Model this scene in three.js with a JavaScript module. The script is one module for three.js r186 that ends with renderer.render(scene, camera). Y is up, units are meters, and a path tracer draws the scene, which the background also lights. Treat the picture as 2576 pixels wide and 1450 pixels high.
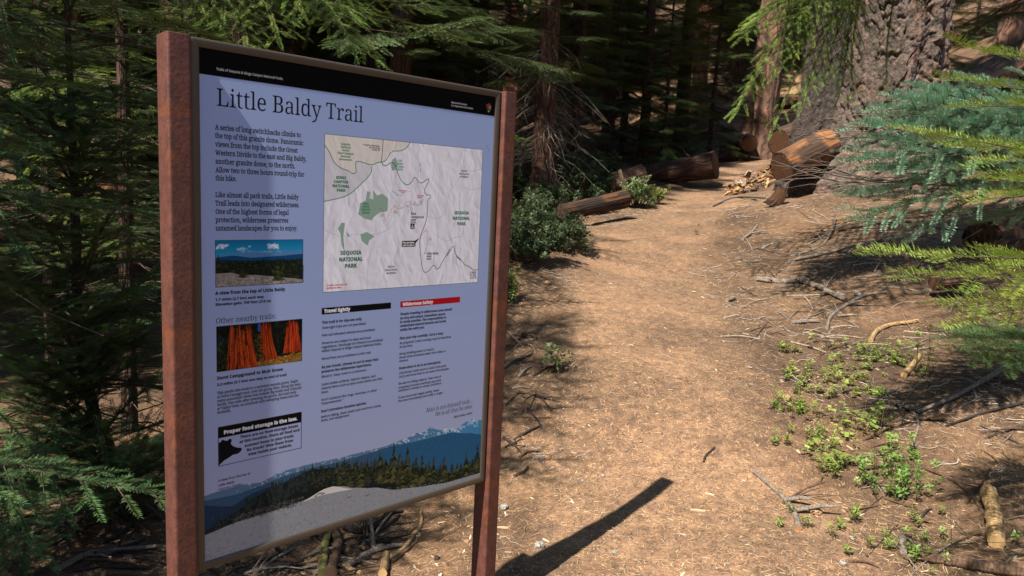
import * as THREE from 'three';
import { mergeGeometries } from 'three/addons/utils/BufferGeometryUtils.js';

// ------------------------------------------------------------------ camera, sky, sun, exposure
const scene = new THREE.Scene();
const EYE = new THREE.Vector3(0, 1.34, 0);
const camera = new THREE.PerspectiveCamera(44.1637, 16 / 9, 0.05, 600);
camera.rotation.order = 'YXZ';
camera.position.copy(EYE);
camera.rotation.set(-0.13134, 0, 0.0460);
camera.focus = 2.6; camera.userData.fStop = 13;
camera.updateMatrixWorld(true);

const renderer = new THREE.WebGLRenderer({ antialias: true });
renderer.toneMapping = THREE.LinearToneMapping;
renderer.toneMappingExposure = 2.3;
renderer.shadowMap.enabled = true;

// the sign's own axes: U along the panel (right and away), V down, W out of its face
const camDir = (x, y, z) => new THREE.Vector3(x, -y, -z).transformDirection(camera.matrixWorld);
const U = camDir(0.73225, -0.05605, 0.67872), V = camDir(-0.04558, 0.99034, 0.13097);
const W = new THREE.Vector3().crossVectors(U, V).negate();
const SUNWAY = U.clone().multiplyScalar(0.77).add(V).addScaledVector(W, -0.08).normalize();   // the way sunlight travels

// clear mountain sky: deep blue overhead, paler towards the horizon, a soft brightening round the sun
{
  const w = 256, h = 128, d = new Float32Array(w * h * 4), to = SUNWAY.clone().negate();
  for (let y = 0; y < h; y++) for (let x = 0; x < w; x++) {
    const el = ((y + 0.5) / h - 0.5) * Math.PI, az = ((x + 0.5) / w - 0.5) * 2 * Math.PI, c = Math.cos(el), dot = c * Math.cos(az) * to.x + Math.sin(el) * to.y + c * Math.sin(az) * to.z;
    const k = Math.pow(1 - Math.max(0, Math.sin(el)), 3), glow = 0.9 * Math.pow(Math.max(0, dot), 24), zen = [0.60, 0.96, 1.58], hor = [1.15, 1.32, 1.55];
    for (let i = 0; i < 3; i++) d[(y * w + x) * 4 + i] = zen[i] + (hor[i] - zen[i]) * k + glow; d[(y * w + x) * 4 + 3] = 1;
  }
  const sky = new THREE.DataTexture(d, w, h, THREE.RGBAFormat, THREE.FloatType); sky.mapping = THREE.EquirectangularReflectionMapping; sky.magFilter = THREE.LinearFilter; sky.needsUpdate = true;
  scene.background = sky; scene.environment = sky;
}
scene.environmentIntensity = 0.17;

const sun = new THREE.DirectionalLight(new THREE.Color(1, 0.93, 0.82), 5);
sun.name = 'sun';
sun.position.copy(SUNWAY).multiplyScalar(-60).add(new THREE.Vector3(1, 0, -6));
sun.target.position.set(1, 0, -6);
sun.castShadow = true;
Object.assign(sun.shadow.camera, { left: -40, right: 40, top: 40, bottom: -40, near: 1, far: 160 });
sun.shadow.mapSize.set(4096, 4096);
scene.add(sun, sun.target);

// ------------------------------------------------------------------ helpers
function rng(seed) { let a = seed >>> 0; return () => { a = (a + 0x6d2b79f5) | 0; let t = Math.imul(a ^ (a >>> 15), 1 | a); t = (t + Math.imul(t ^ (t >>> 7), 61 | t)) ^ t; return ((t ^ (t >>> 14)) >>> 0) / 4294967296; }; }
const v3 = (x, y, z) => new THREE.Vector3(x, y, z);
const lerp = (a, b, t) => a + (b - a) * t, clamp = (x, a = 0, b = 1) => Math.min(b, Math.max(a, x));
const smooth = (x, a, b) => { const t = clamp((x - a) / (b - a)); return t * t * (3 - 2 * t); };
function hash(x, y, s = 0) { let h = Math.imul(x | 0, 374761393) ^ Math.imul(y | 0, 668265263) ^ Math.imul(s | 0, 2147483647 - 57); h = Math.imul(h ^ (h >>> 13), 1274126177); return ((h ^ (h >>> 16)) >>> 0) / 4294967296; }
function vnoise(x, y, s = 0, per = 0) {
  const xi = Math.floor(x), yi = Math.floor(y), fx = x - xi, fy = y - yi, u = fx * fx * (3 - 2 * fx), w = fy * fy * (3 - 2 * fy);
  const m = per ? (k) => ((k % per) + per) % per : (k) => k;
  return lerp(lerp(hash(m(xi), m(yi), s), hash(m(xi + 1), m(yi), s), u), lerp(hash(m(xi), m(yi + 1), s), hash(m(xi + 1), m(yi + 1), s), u), w);
}
function fbm(x, y, s = 0, o = 4, per = 0) { let a = 0.5, t = 0; for (let i = 0; i < o; i++) { t += a * vnoise(x, y, s + i * 17, per); x *= 2; y *= 2; per *= 2; a *= 0.5; } return t / (1 - Math.pow(0.5, o)); }

const names = {};
function numbered(name) { const n = names[name] = (names[name] ?? -1) + 1; return n ? name + '_' + String(n).padStart(3, '0') : name; }
function shade(o) { o.traverse((c) => { if (c.isMesh && !c.isSky) { c.castShadow = true; c.receiveShadow = true; } }); return o; }
function tag(o, label, category, group, kind) { Object.assign(o.userData, { label, category }); if (group) o.userData.group = group; if (kind) o.userData.kind = kind; return o; }
function thing(name, label, category, group) { const o = new THREE.Group(); o.name = numbered(name); tag(o, label, category, group); scene.add(o); return o; }
function mesh(name, geo, mat, parent) { const m = new THREE.Mesh(geo, mat); m.name = parent ? name : numbered(name); (parent ?? scene).add(m); return m; }
function stuff(name, geo, mat, mats, parent, colours) {
  const m = new THREE.InstancedMesh(geo, mat, mats.length);
  m.name = parent ? name : numbered(name); m.userData.kind = 'stuff';
  mats.forEach((k, i) => m.setMatrixAt(i, k));
  if (colours) colours.forEach((c, i) => m.setColorAt(i, c));
  (parent ?? scene).add(m); return m;
}
// a place in the world from the direction in which the photograph shows it and its distance along the lens axis
const FOC = 1786.67;
const at = (px, py, depth) => v3((px - 1288) / FOC * depth, -(py - 725) / FOC * depth, -depth).applyMatrix4(camera.matrixWorld);

// ------------------------------------------------------------------ terrain: a smooth sheet through surveyed heights
const survey = [];
const byDepth = (px, py, d) => { const p = at(px, py, d); survey.push([p.x, p.z, p.y]); };
const byHeight = (px, py, h) => { const a = at(px, py, 1), k = (h - EYE.y) / (a.y - EYE.y); survey.push([a.x * k, a.z * k, h]); };
for (const a of [[1690, 1212, 0.01], [1290, 1450, -0.09], [1700, 1440, -0.02], [2100, 1440, 0], [2560, 1440, 0.05], [1400, 1300, -0.05], [1420, 1150, -0.02], [1750, 1200, 0.0], [2050, 1200, 0.06], [2550, 1200, 0.13],
  [1000, 1440, -0.16], [600, 1440, -0.2], [100, 1440, -0.25], [1150, 1290, -0.14]]) byHeight(...a);
for (const a of [[1700, 1000, 4.1], [1420, 1000, 4.0], [2000, 1000, 4.15], [2300, 1000, 4.1], [1400, 850, 4.9], [1620, 850, 5.0], [1850, 850, 5.1], [2300, 880, 4.9], [2560, 900, 4.5], [1350, 720, 6.0], [1600, 700, 6.9],
  [1800, 700, 6.8], [2000, 700, 6.5], [2250, 700, 6.1], [2560, 740, 5.6], [1480, 600, 7.9], [1680, 600, 8.1], [1850, 600, 8.0], [2200, 580, 7.7], [2560, 590, 7.0], [1650, 530, 10.8], [1750, 520, 11.2], [1870, 515, 10.4],
  [2120, 468, 9.4], [2350, 480, 9.2], [1740, 470, 14.6], [1830, 470, 14.2], [1900, 388, 20], [1760, 352, 21], [1480, 500, 11.5], [1400, 460, 14], [1500, 410, 17], [1650, 420, 15.5], [2400, 240, 17], [2450, 110, 23], [1945, 272, 27], [2560, 300, 13],
  [1760, 330, 22], [1550, 350, 23], [1300, 640, 6.6], [1300, 420, 18]]) byDepth(...a);
for (const a of [[-3, -3, -0.35], [-2.2, -5, -0.45], [-5, -6, -0.7], [-3, -9, -0.5], [-8, -9, -0.9], [-6, -14, -0.2], [-14, -14, -0.6], [-3, -16, 0.9], [-4, 3, -0.3], [3, 3, 0.2], [0, 1, -0.1], [6, 0, 0.9], [9, -5, 2.4], [12, -12, 4.2], [-10, 2, -0.8],
  [-8, -26, 2.4], [0, -32, 6.5], [10, -34, 9], [-22, -30, 2], [25, -30, 12], [-12, -45, 9], [4, -50, 16], [25, -55, 20], [-40, -50, 8], [0, -80, 32], [-45, -85, 24], [50, -80, 38], [-50, 0, -3], [50, 0, 14], [0, 40, -2], [-50, 40, -6], [50, 40, 8], [0, -120, 55], [80, -120, 60], [-80, -120, 46]]) survey.push([a[0], a[1], a[2]]);
const TPS = (() => {
  const n = survey.length, K = (r2) => (r2 < 1e-9 ? 0 : 0.5 * r2 * Math.log(r2)), N = n + 3, A = [], b = [];
  for (let i = 0; i < N; i++) {
    A.push(new Float64Array(N)); b.push(i < n ? survey[i][2] : 0);
    for (let j = 0; j < N; j++) {
      if (i < n && j < n) A[i][j] = K((survey[i][0] - survey[j][0]) ** 2 + (survey[i][1] - survey[j][1]) ** 2) + (i === j ? 0.35 : 0);
      else if (i < n) A[i][j] = [1, survey[i][0], survey[i][1]][j - n];
      else if (j < n) A[i][j] = [1, survey[j][0], survey[j][1]][i - n];
    }
  }
  for (let c = 0; c < N; c++) {
    let p = c; for (let r = c + 1; r < N; r++) if (Math.abs(A[r][c]) > Math.abs(A[p][c])) p = r;
    [A[c], A[p]] = [A[p], A[c]]; [b[c], b[p]] = [b[p], b[c]];
    for (let r = c + 1; r < N; r++) { const f = A[r][c] / A[c][c]; if (f) { for (let k = c; k < N; k++) A[r][k] -= f * A[c][k]; b[r] -= f * b[c]; } }
  }
  for (let c = N - 1; c >= 0; c--) { for (let k = c + 1; k < N; k++) b[c] -= A[c][k] * b[k]; b[c] /= A[c][c]; }
  return (x, z) => { let h = b[n] + b[n + 1] * x + b[n + 2] * z; for (let i = 0; i < n; i++) h += b[i] * K((x - survey[i][0]) ** 2 + (z - survey[i][1]) ** 2); return h; };
})();
// the trail's middle line and half width by distance ahead (found from its edges in the photograph)
const TRAIL = [[-6, 0.3, 0.7], [0, 0.75, 0.68], [2.4, 0.72, 0.66], [3.4, 0.82, 0.64], [4.1, 0.95, 0.62], [5, 1.02, 0.62], [6.9, 1.25, 0.62], [8.1, 1.65, 0.62], [11, 2.75, 0.6], [14.3, 3.9, 0.6], [18, 6.1, 0.6], [21, 7.7, 0.6], [27, 9.9, 0.6], [34, 12.5, 0.6]];
function trailAt(z) { const d = -z; let i = 0; while (i < TRAIL.length - 2 && TRAIL[i + 1][0] < d) i++; const a = TRAIL[i], b = TRAIL[i + 1], t = clamp((d - a[0]) / (b[0] - a[0])); const s = t; return [lerp(a[1], b[1], s), lerp(a[2], b[2], s)]; }
function trailness(x, z) { const [c, w] = trailAt(z); return 1 - smooth(Math.abs(x - c) + (fbm(x * 1.7, z * 1.7, 91, 3) - 0.5) * 0.5, w * 0.72, w * 1.25); }
const rough = (x, z) => { const k = 1 - 0.75 * trailness(x, z); return (fbm(x * 2.2 + 9, z * 2.2, 3, 4) - 0.5) * 0.07 * k + (fbm(x * 11, z * 11, 5, 3) - 0.5) * 0.022 * (0.35 + 0.65 * k); };
const H0 = new Map();
const height = (x, z) => TPS(x, z) + rough(x, z);
function onGround(px, py, lift = 0) {
  const a = at(px, py, 1).sub(EYE); let t = 0.8, prev = 0;
  for (let i = 0; i < 4000; i++) { const p = EYE.clone().addScaledVector(a, t); const g = p.y - height(p.x, p.z); if (g < 0) { let lo = prev, hi = t; for (let k = 0; k < 14; k++) { const m = (lo + hi) / 2, q = EYE.clone().addScaledVector(a, m); if (q.y < height(q.x, q.z)) hi = m; else lo = m; } const q = EYE.clone().addScaledVector(a, hi); q.y += lift; return q; } prev = t; t += Math.max(0.02, g * 0.5); if (t > 140) break; }
  const q = EYE.clone().addScaledVector(a, 20); return q;
}
const drop = (x, z, lift = 0) => v3(x, height(x, z) + lift, z);
// ------------------------------------------------------------------ computed textures and materials
function canvasTex(w, h, draw, srgb = true) {
  const c = document.createElement('canvas'); c.width = w; c.height = h; draw(c.getContext('2d'), w, h);
  const t = new THREE.CanvasTexture(c); if (srgb) t.colorSpace = THREE.SRGBColorSpace; t.wrapS = t.wrapT = THREE.RepeatWrapping; t.anisotropy = 8; return t;
}
function dataTex(w, h, f, srgb = true) {
  const d = new Uint8Array(w * h * 4);
  for (let y = 0; y < h; y++) for (let x = 0; x < w; x++) { const c = f(x / w, y / h), i = (y * w + x) * 4; d[i] = clamp(c[0]) * 255; d[i + 1] = clamp(c[1]) * 255; d[i + 2] = clamp(c[2]) * 255; d[i + 3] = 255; }
  const t = new THREE.DataTexture(d, w, h); if (srgb) t.colorSpace = THREE.SRGBColorSpace; t.wrapS = t.wrapT = THREE.RepeatWrapping; t.magFilter = THREE.LinearFilter; t.minFilter = THREE.LinearFilter; t.needsUpdate = true; return t;
}
const std = (o) => new THREE.MeshStandardMaterial({ roughness: 0.9, ...o });
// soil with needle litter: one tile is 2.4 m
const soilDraw = (bump) => (g, w, h) => {
  const R = rng(11); g.fillStyle = bump ? '#707070' : '#8a6a4c'; g.fillRect(0, 0, w, h);
  const img = g.getImageData(0, 0, w, h), d = img.data;
  for (let y = 0; y < h; y++) for (let x = 0; x < w; x++) {
    const n = fbm(x / w * 8, y / h * 8, 2, 6, 8), m = fbm(x / w * 64, y / h * 64, 7, 3, 64), s = hash(x, y, 5), i = (y * w + x) * 4;
    if (bump) { const k = 70 + 70 * m + 40 * s; d[i] = d[i + 1] = d[i + 2] = k; }
    else { const k = 0.60 + 0.42 * n + 0.34 * (m - 0.5) + 0.22 * (s - 0.5); d[i] = 149 * k; d[i + 1] = 120 * k; d[i + 2] = 91 * k; }
  }
  g.putImageData(img, 0, 0); g.lineCap = 'round';
  const tones = ['#b58a58', '#a87c4c', '#c49a66', '#8b6440', '#6d4e36', '#5a4334', '#9d7a58', '#dcb886', '#3f3026'];
  for (let i = 0; i < 26000; i++) {
    const x = R() * w, y = R() * h, a = R() * 6.28, l = 5 + R() * 17, k = (R() - 0.5) * 0.9;
    const v = bump ? 150 + R() * 105 : 0; g.strokeStyle = bump ? `rgb(${v},${v},${v})` : tones[Math.floor(R() * 9) % 9]; g.globalAlpha = bump ? 0.9 : 0.4 + R() * 0.55; g.lineWidth = 0.9 + R() * 0.9;
    for (const [ox, oy] of [[0, 0], [x < 30 ? w : x > w - 30 ? -w : 0, 0], [0, y < 30 ? h : y > h - 30 ? -h : 0]]) { if (!ox && !oy && (ox !== 0)) continue; g.beginPath(); g.moveTo(x + ox, y + oy); g.quadraticCurveTo(x + ox + Math.cos(a + k) * l * 0.5, y + oy + Math.sin(a + k) * l * 0.5, x + ox + Math.cos(a) * l, y + oy + Math.sin(a) * l); g.stroke(); }
  }
  for (let i = 0; i < 5000; i++) { const v = bump ? 120 + R() * 120 : 0; g.globalAlpha = 0.8; g.fillStyle = bump ? `rgb(${v},${v},${v})` : ['#cdbba2', '#4b3a2e', '#b79f82', '#7a6450'][i % 4]; g.beginPath(); g.arc(R() * w, R() * h, 0.6 + R() * 1.5, 0, 7); g.fill(); }
};
const soilMap = canvasTex(2048, 2048, soilDraw(false)), soilBump = canvasTex(2048, 2048, soilDraw(true), false);
const groundMat = std({ map: soilMap, bumpMap: soilBump, bumpScale: 0.011, vertexColors: true, roughness: 0.95 });

// furrowed bark: tile spans 1 round, 2 m high
const barkF = (u, v) => { const w = (fbm(u * 6, v * 5, 31, 3, 0) - 0.5) * 0.12; const a = vnoise((u + w) * 26, v * 4, 3, 0), b = vnoise((u + w) * 55, v * 9, 8, 0), c = fbm(u * 90, v * 60, 4, 2, 0); return clamp(1.5 * Math.abs(a - 0.5) * 1.3 + 0.45 * b + 0.25 * c - 0.15); };
const wrapF = (f) => (u, v) => { const a = smooth(u, 0.9, 1), b = smooth(v, 0.9, 1), p = f(u, v), q = a ? f(u - 1, v) : p, r = b ? f(u, v - 1) : p; return lerp(lerp(p, q, a), r, b); };
const barkW = wrapF(barkF);
const barkMap = dataTex(512, 1024, (u, v) => { const k = barkW(u, v), t = vnoise(u * 9, v * 9, 77, 9); return [0.30 + 0.30 * k + 0.05 * t, 0.24 + 0.26 * k, 0.20 + 0.23 * k]; });
const barkBump = dataTex(512, 1024, (u, v) => { const k = barkW(u, v); return [k, k, k]; }, false);
const barkMat = std({ map: barkMap, bumpMap: barkBump, bumpScale: 0.03, color: 0xc8bdb2 });
const barkDark = std({ map: barkMap, bumpMap: barkBump, bumpScale: 0.03, color: 0x94847a });
const barkRed = std({ map: barkMap, bumpMap: barkBump, bumpScale: 0.03, color: 0xd0a78e });
// weathered stick wood
const stickMap = dataTex(256, 256, (u, v) => { const k = fbm(u * 8, v * 40, 5, 4, 8), s = vnoise(u * 30, v * 6, 9, 30); const t = 0.55 + 0.5 * (k - 0.5) + 0.25 * (s - 0.5); return [t, t * 0.96, t * 0.92]; });
const stickMat = {
  grey: std({ map: stickMap, color: 0xcbbfb3 }), pale: std({ map: stickMap, color: 0xfff0dc }), brown: std({ map: stickMap, color: 0x93735c }), dark: std({ map: stickMap, color: 0x5d4d43 }),
  tan: std({ map: stickMap, color: 0xffd79c }), orange: std({ map: stickMap, color: 0xe0a060 }), moss: std({ map: stickMap, color: 0x8f8f4a }), white: std({ map: stickMap, color: 0xfffaf0 }),
};
// split, rotten orange wood, along the grain
const woodMap = dataTex(512, 512, (v, u) => { const g = fbm(u * 4, v * 48, 5, 4, 4), d = fbm(u * 6, v * 7, 15, 4, 6), c = smooth(vnoise(u * 5, v * 34, 21, 5), 0.72, 0.8); const k = (0.68 + 0.36 * g) * (1 - 0.5 * c); const b = smooth(d, 0.42, 0.66); return [lerp(0.68, 0.33, b) * k * 1.1, lerp(0.48, 0.24, b) * k * 1.1, lerp(0.29, 0.18, b) * k * 1.1]; });
const woodBump = dataTex(512, 512, (v, u) => { const g = fbm(u * 4, v * 48, 5, 4, 4), c = smooth(vnoise(u * 5, v * 34, 21, 5), 0.72, 0.8); const k = g * (1 - c); return [k, k, k]; }, false);
const rotWood = std({ color: 0xc9bcae, map: woodMap, bumpMap: woodBump, bumpScale: 0.02 });
const rotWoodDark = std({ map: woodMap, bumpMap: woodBump, bumpScale: 0.02, color: 0x80756c });
const chipMat = std({ map: woodMap, color: 0xffffff });
// sawn log end: rings about the middle of the tile
const endMap = dataTex(512, 512, (u, v) => { const x = u - 0.5, y = v - 0.5, r = Math.hypot(x, y) * (1 + 0.12 * (fbm(u * 5, v * 5, 2, 3) - 0.5)), ring = 0.5 + 0.5 * Math.sin(r * 240 + 4 * fbm(u * 3, v * 3, 8, 2)), n = fbm(u * 26, v * 26, 3, 3), cr = smooth(vnoise(Math.atan2(y, x) * 9, r * 3, 7), 0.78, 0.86) * smooth(r, 0.05, 0.3); const k = (0.86 + 0.12 * ring + 0.22 * (n - 0.5)) * (1 - 0.5 * cr); const e = smooth(r, 0.44, 0.475); return [lerp(0.60, 0.26, e) * k, lerp(0.435, 0.21, e) * k, lerp(0.28, 0.17, e) * k]; });
const endMat = std({ map: endMap }), endDark = std({ map: endMap, color: 0x988878 });
// rusted weathering steel
const rustF = (u, v) => fbm(u * 10, v * 30, 4, 5, 10);
const rustMap = dataTex(512, 1024, (u, v) => { const n = fbm(u * 12, v * 40, 4, 5, 12), m = fbm(u * 60, v * 200, 14, 3, 60), st = smooth(fbm(u * 5, v * 9, 24, 4, 5), 0.55, 0.8), k = 0.96 + 0.34 * (n - 0.5) + 0.34 * (m - 0.5); return [(0.365 + 0.08 * st) * k, (0.215 + 0.03 * st) * k, (0.178 - 0.03 * st) * k]; });
const rustBump = dataTex(512, 1024, (u, v) => { const m = fbm(u * 60, v * 200, 14, 3, 60); return [m, m, m]; }, false);
const rustMat = std({ map: rustMap, bumpMap: rustBump, bumpScale: 0.0004, roughness: 0.62, metalness: 0.15 });
const frameMat = std({ color: 0x4c4339, roughness: 0.45, metalness: 0.25 });
// speckled granite
const rockMap = dataTex(256, 256, (u, v) => { const n = fbm(u * 10, v * 10, 3, 4, 10), s = hash(Math.floor(u * 26), Math.floor(v * 26), 3), k = 0.72 + 0.35 * (n - 0.5); return s > 0.8 ? [0.16, 0.16, 0.16] : [k, k * 0.985, k * 0.96]; });
const rockMat = std({ map: rockMap, color: 0xc8c4be }), pebbleMat = std({ map: rockMap, color: 0xd0a880 });
// foliage
const leafMat = (o) => new THREE.MeshPhysicalMaterial({ color: 0xffffff, roughness: 0.5, transmission: 0.25, thickness: 0, side: THREE.DoubleSide, specularIntensity: 0.6, ...o });
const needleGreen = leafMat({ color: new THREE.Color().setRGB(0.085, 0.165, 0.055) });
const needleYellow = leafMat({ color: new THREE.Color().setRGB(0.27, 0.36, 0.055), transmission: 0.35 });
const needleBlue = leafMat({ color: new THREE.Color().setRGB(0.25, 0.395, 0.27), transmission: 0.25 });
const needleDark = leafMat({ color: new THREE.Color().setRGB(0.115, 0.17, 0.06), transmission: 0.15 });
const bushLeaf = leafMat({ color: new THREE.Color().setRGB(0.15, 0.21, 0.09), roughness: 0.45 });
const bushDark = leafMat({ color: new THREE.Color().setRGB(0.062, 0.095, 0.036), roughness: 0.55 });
const herbLeaf = leafMat({ color: new THREE.Color().setRGB(0.21, 0.29, 0.07), transmission: 0.35 });
const litterMat = std({ color: 0xffffff, side: THREE.DoubleSide });
const twigMat = std({ map: stickMap, color: 0x8d7a68 });
// ------------------------------------------------------------------ ground and trail, one sheet cut along the trail's edge
{
  const lines = (spans) => { const a = []; for (const [s, e, step] of spans) { const n = Math.round((e - s) / step); for (let i = 0; i < n; i++) a.push(s + (e - s) * i / n); } a.push(spans[spans.length - 1][1]); return a; };
  const xs = lines([[-180, -60, 12], [-60, -20, 4], [-20, -5, 0.8], [-5, -1, 0.12], [-1, 3.6, 0.035], [3.6, 8, 0.12], [8, 20, 0.8], [20, 60, 4], [60, 180, 12]]);
  const zs = lines([[-200, -60, 10], [-60, -28, 2], [-28, -14, 0.4], [-14, -7, 0.1], [-7, -1.8, 0.035], [-1.8, 2, 0.25], [2, 10, 2], [10, 80, 10]]);
  const nx = xs.length, nz = zs.length, pos = new Float32Array(nx * nz * 3), uv = new Float32Array(nx * nz * 2), col = new Float32Array(nx * nz * 3), tr = new Float32Array(nx * nz);
  for (let j = 0; j < nz; j++) for (let i = 0; i < nx; i++) {
    const k = j * nx + i, x = xs[i], z = zs[j]; pos.set([x, height(x, z), z], k * 3); uv.set([x / 2.4, z / 2.4], k * 2);
    const t = tr[k] = trailness(x, z), p = fbm(x * 0.9, z * 0.9, 61, 4), q = fbm(x * 4, z * 4, 66, 3);
    const a = 0.86 + 0.9 * (p - 0.5) + 0.6 * (q - 0.5);       // damp soil and dry needle patches
    const duff = [0.61 * a, 0.54 * a, 0.50 * a], path = [0.97, 0.90, 0.90].map((c) => c * (0.95 + 0.5 * (a - 0.86)));
    col.set([0, 1, 2].map((c) => lerp(duff[c], path[c], t)), k * 3);
  }
  const G = { trail: [], ground: [] };
  for (let j = 0; j < nz - 1; j++) for (let i = 0; i < nx - 1; i++) {
    const a = j * nx + i, b = a + 1, c = a + nx, d = c + 1; (tr[a] + tr[b] + tr[c] + tr[d] > 2 ? G.trail : G.ground).push(a, c, b, b, c, d);
  }
  const whole = new THREE.BufferGeometry(); whole.setAttribute('position', new THREE.BufferAttribute(pos, 3)); whole.setAttribute('uv', new THREE.BufferAttribute(uv, 2)); whole.setAttribute('color', new THREE.BufferAttribute(col, 3));
  whole.setIndex([...G.trail, ...G.ground].length > 0 ? G.trail.concat(G.ground) : []); whole.computeVertexNormals();
  for (const k of ['ground', 'trail']) {
    const map = new Int32Array(nx * nz).fill(-1), idx = [], src = []; for (const v of G[k]) { if (map[v] < 0) { map[v] = src.length; src.push(v); } idx.push(map[v]); }
    const g = new THREE.BufferGeometry(); for (const [n, s] of [['position', 3], ['uv', 2], ['color', 3], ['normal', 3]]) { const A = whole.getAttribute(n).array, B = new Float32Array(src.length * s); src.forEach((v, i) => { for (let c = 0; c < s; c++) B[i * s + c] = A[v * s + c]; }); g.setAttribute(n, new THREE.BufferAttribute(B, s)); }
    g.setIndex(idx); const m = mesh(k, g, groundMat); m.userData.kind = 'structure';
    tag(m, k === 'trail' ? 'bare brown earth trail curving uphill past the sign' : 'needle-covered brown forest ground and bank beside the trail', k === 'trail' ? 'path' : 'ground');
  }
}
const SIGN_DEPTH = 1.5743;
// ------------------------------------------------------------------ the trail sign: two rusted posts, a brown metal frame, a printed panel
const signMap = canvasTex(1480, 2037, (g, w, h) => {
  const R = rng(5), S = 1.63; g.setTransform(S, 0, 0, S, -12 * S, -12 * S);                 // millimetres on the panel from here on
  const bg = g.createLinearGradient(0, 75, 0, 1150); bg.addColorStop(0, '#93a6d0'); bg.addColorStop(0.55, '#98a8d0'); bg.addColorStop(0.85, '#9da7c9'); bg.addColorStop(1, '#a2a8c4');
  g.fillStyle = bg; g.fillRect(0, 0, 940, 1280); g.fillStyle = '#0b0b0b'; g.fillRect(0, 0, 940, 77.5);
  const T = (s, x, y, width, size, o = {}) => {                                             // one line of print, as wide as on the sign
    g.save(); g.fillStyle = o.c ?? '#1b1b1f'; g.font = `${o.b ? 'bold ' : ''}${size}px ${o.f ?? 'sans-serif'}`; g.textAlign = 'left';
    const m = g.measureText(s).width, sx = width ? width / m : 1; g.translate(o.right ? x - m * sx : o.mid ? x - m * sx / 2 : x, y); if (o.turn) g.rotate(o.turn); g.transform(sx, 0, o.i ? -0.2 : 0, 1, 0, 0); g.fillText(s, 0, 0); if (size < 16 && !o.thin) { g.strokeStyle = g.fillStyle; g.lineWidth = size * 0.06; g.strokeText(s, 0, 0); } g.restore();
  };
  const se = { f: 'serif', c: '#25252b' };
  T('Trails of Sequoia & Kings Canyon National Parks', 59, 64, 160, 7.4, { c: '#c9c9c9' });
  T('National Park Service', 740, 58, 59, 6.6, { c: '#d8d8d8' }); T('U.S. Department of the Interior', 740, 66.5, 84, 6.6, { c: '#d8d8d8' });
  // the arrowhead emblem
  g.fillStyle = '#8a4a20'; g.beginPath(); g.moveTo(876, 44); g.lineTo(881, 45); g.quadraticCurveTo(885, 39, 891, 42); g.lineTo(893, 46); g.lineTo(897, 46); g.quadraticCurveTo(899, 56, 886, 72); g.quadraticCurveTo(874, 56, 876, 44); g.fill();
  g.fillStyle = '#2f5a22'; g.beginPath(); g.moveTo(881, 46); g.lineTo(884, 61); g.lineTo(894, 62); g.lineTo(886, 71); g.quadraticCurveTo(877, 60, 878, 54); g.fill();
  g.fillStyle = '#e8e8e8'; g.beginPath(); g.ellipse(886, 65.5, 2.6, 1.6, 0, 0, 7); g.fill(); for (const [a, b, c] of [[886, 50, 7], [887, 52.5, 6], [888, 55, 4], [887, 57.4, 6]]) g.fillRect(a, b, c, 0.9);
  T('Little Baldy Trail', 58, 144, 388, 56, { f: 'serif', c: '#141418' });
  [['A series of long switchbacks climbs to', 212], ['the top of this granite dome. Panoramic', 219], ['views from the top include the Great', 204], ['Western Divide to the east and Big Baldy,', 228], ['another granite dome, to the north.', 198], ['Allow two to three hours round-trip for', 222], ['this hike.', 50]].forEach(([s, x], i) => T(s, 55, 198 + i * 19.5, x, 15.4, se));
  [['Like almost all park trails, Little Baldy', 208], ['Trail leads into designated wilderness.', 211], ['One of the highest forms of legal', 182], ['protection, wilderness preserves', 181], ['untamed landscapes for you to enjoy.', 206]].forEach(([s, x], i) => T(s, 54, 353.5 + i * 19.6, x, 15.4, se));
  const clip = (x, y, a, b, f) => { g.save(); g.beginPath(); g.rect(x, y, a, b); g.clip(); f(); g.restore(); g.strokeStyle = '#1a1a1a'; g.lineWidth = 0.9; g.strokeRect(x, y, a, b); };
  const ridge = (x0, x1, f, base, style) => { g.fillStyle = style; g.beginPath(); g.moveTo(x0, base); for (let x = x0; x <= x1 + 0.1; x += 0.8) g.lineTo(x, f(x)); g.lineTo(x1, base); g.fill(); };
  const conifer = (x, y, t, wd, tone) => { for (let k = 0; k < 16; k++) { const f = k / 16, yy = y - t * (1 - f), ww = wd * 1.35 * (0.08 + 0.92 * f) * (0.6 + 0.7 * R()); g.fillStyle = tone(R()); g.beginPath(); g.moveTo(x - ww * (0.7 + 0.6 * R()) / 2, yy + t * 0.09 + R() * 2); g.lineTo(x + (R() - 0.5) * wd * 0.1, yy - t * 0.03); g.lineTo(x + ww * (0.7 + 0.6 * R()) / 2, yy + t * 0.09 + R() * 2); g.fill(); } };
  const dabs = (n, x0, y0, a, b, tones, r0, r1, al = 0.6, keep) => { for (let i = 0; i < n; i++) { const x = x0 + R() * a, y = y0 + R() * b; if (keep && !keep(x, y)) continue; g.globalAlpha = al * (0.4 + 0.6 * R()); g.fillStyle = tones[Math.floor(R() * tones.length)]; const r = r0 + R() * (r1 - r0); g.beginPath(); g.ellipse(x, y, r * (1 + R()), r, R() * 3, 0, 7); g.fill(); } g.globalAlpha = 1; };
  const curve = (P) => (x) => { let i = 0; while (i < P.length - 2 && P[i + 1][0] < x) i++; const t = clamp((x - P[i][0]) / (P[i + 1][0] - P[i][0])), u = t * t * (3 - 2 * t); return lerp(P[i][1], P[i + 1][1], lerp(t, u, 0.5)); };
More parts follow.
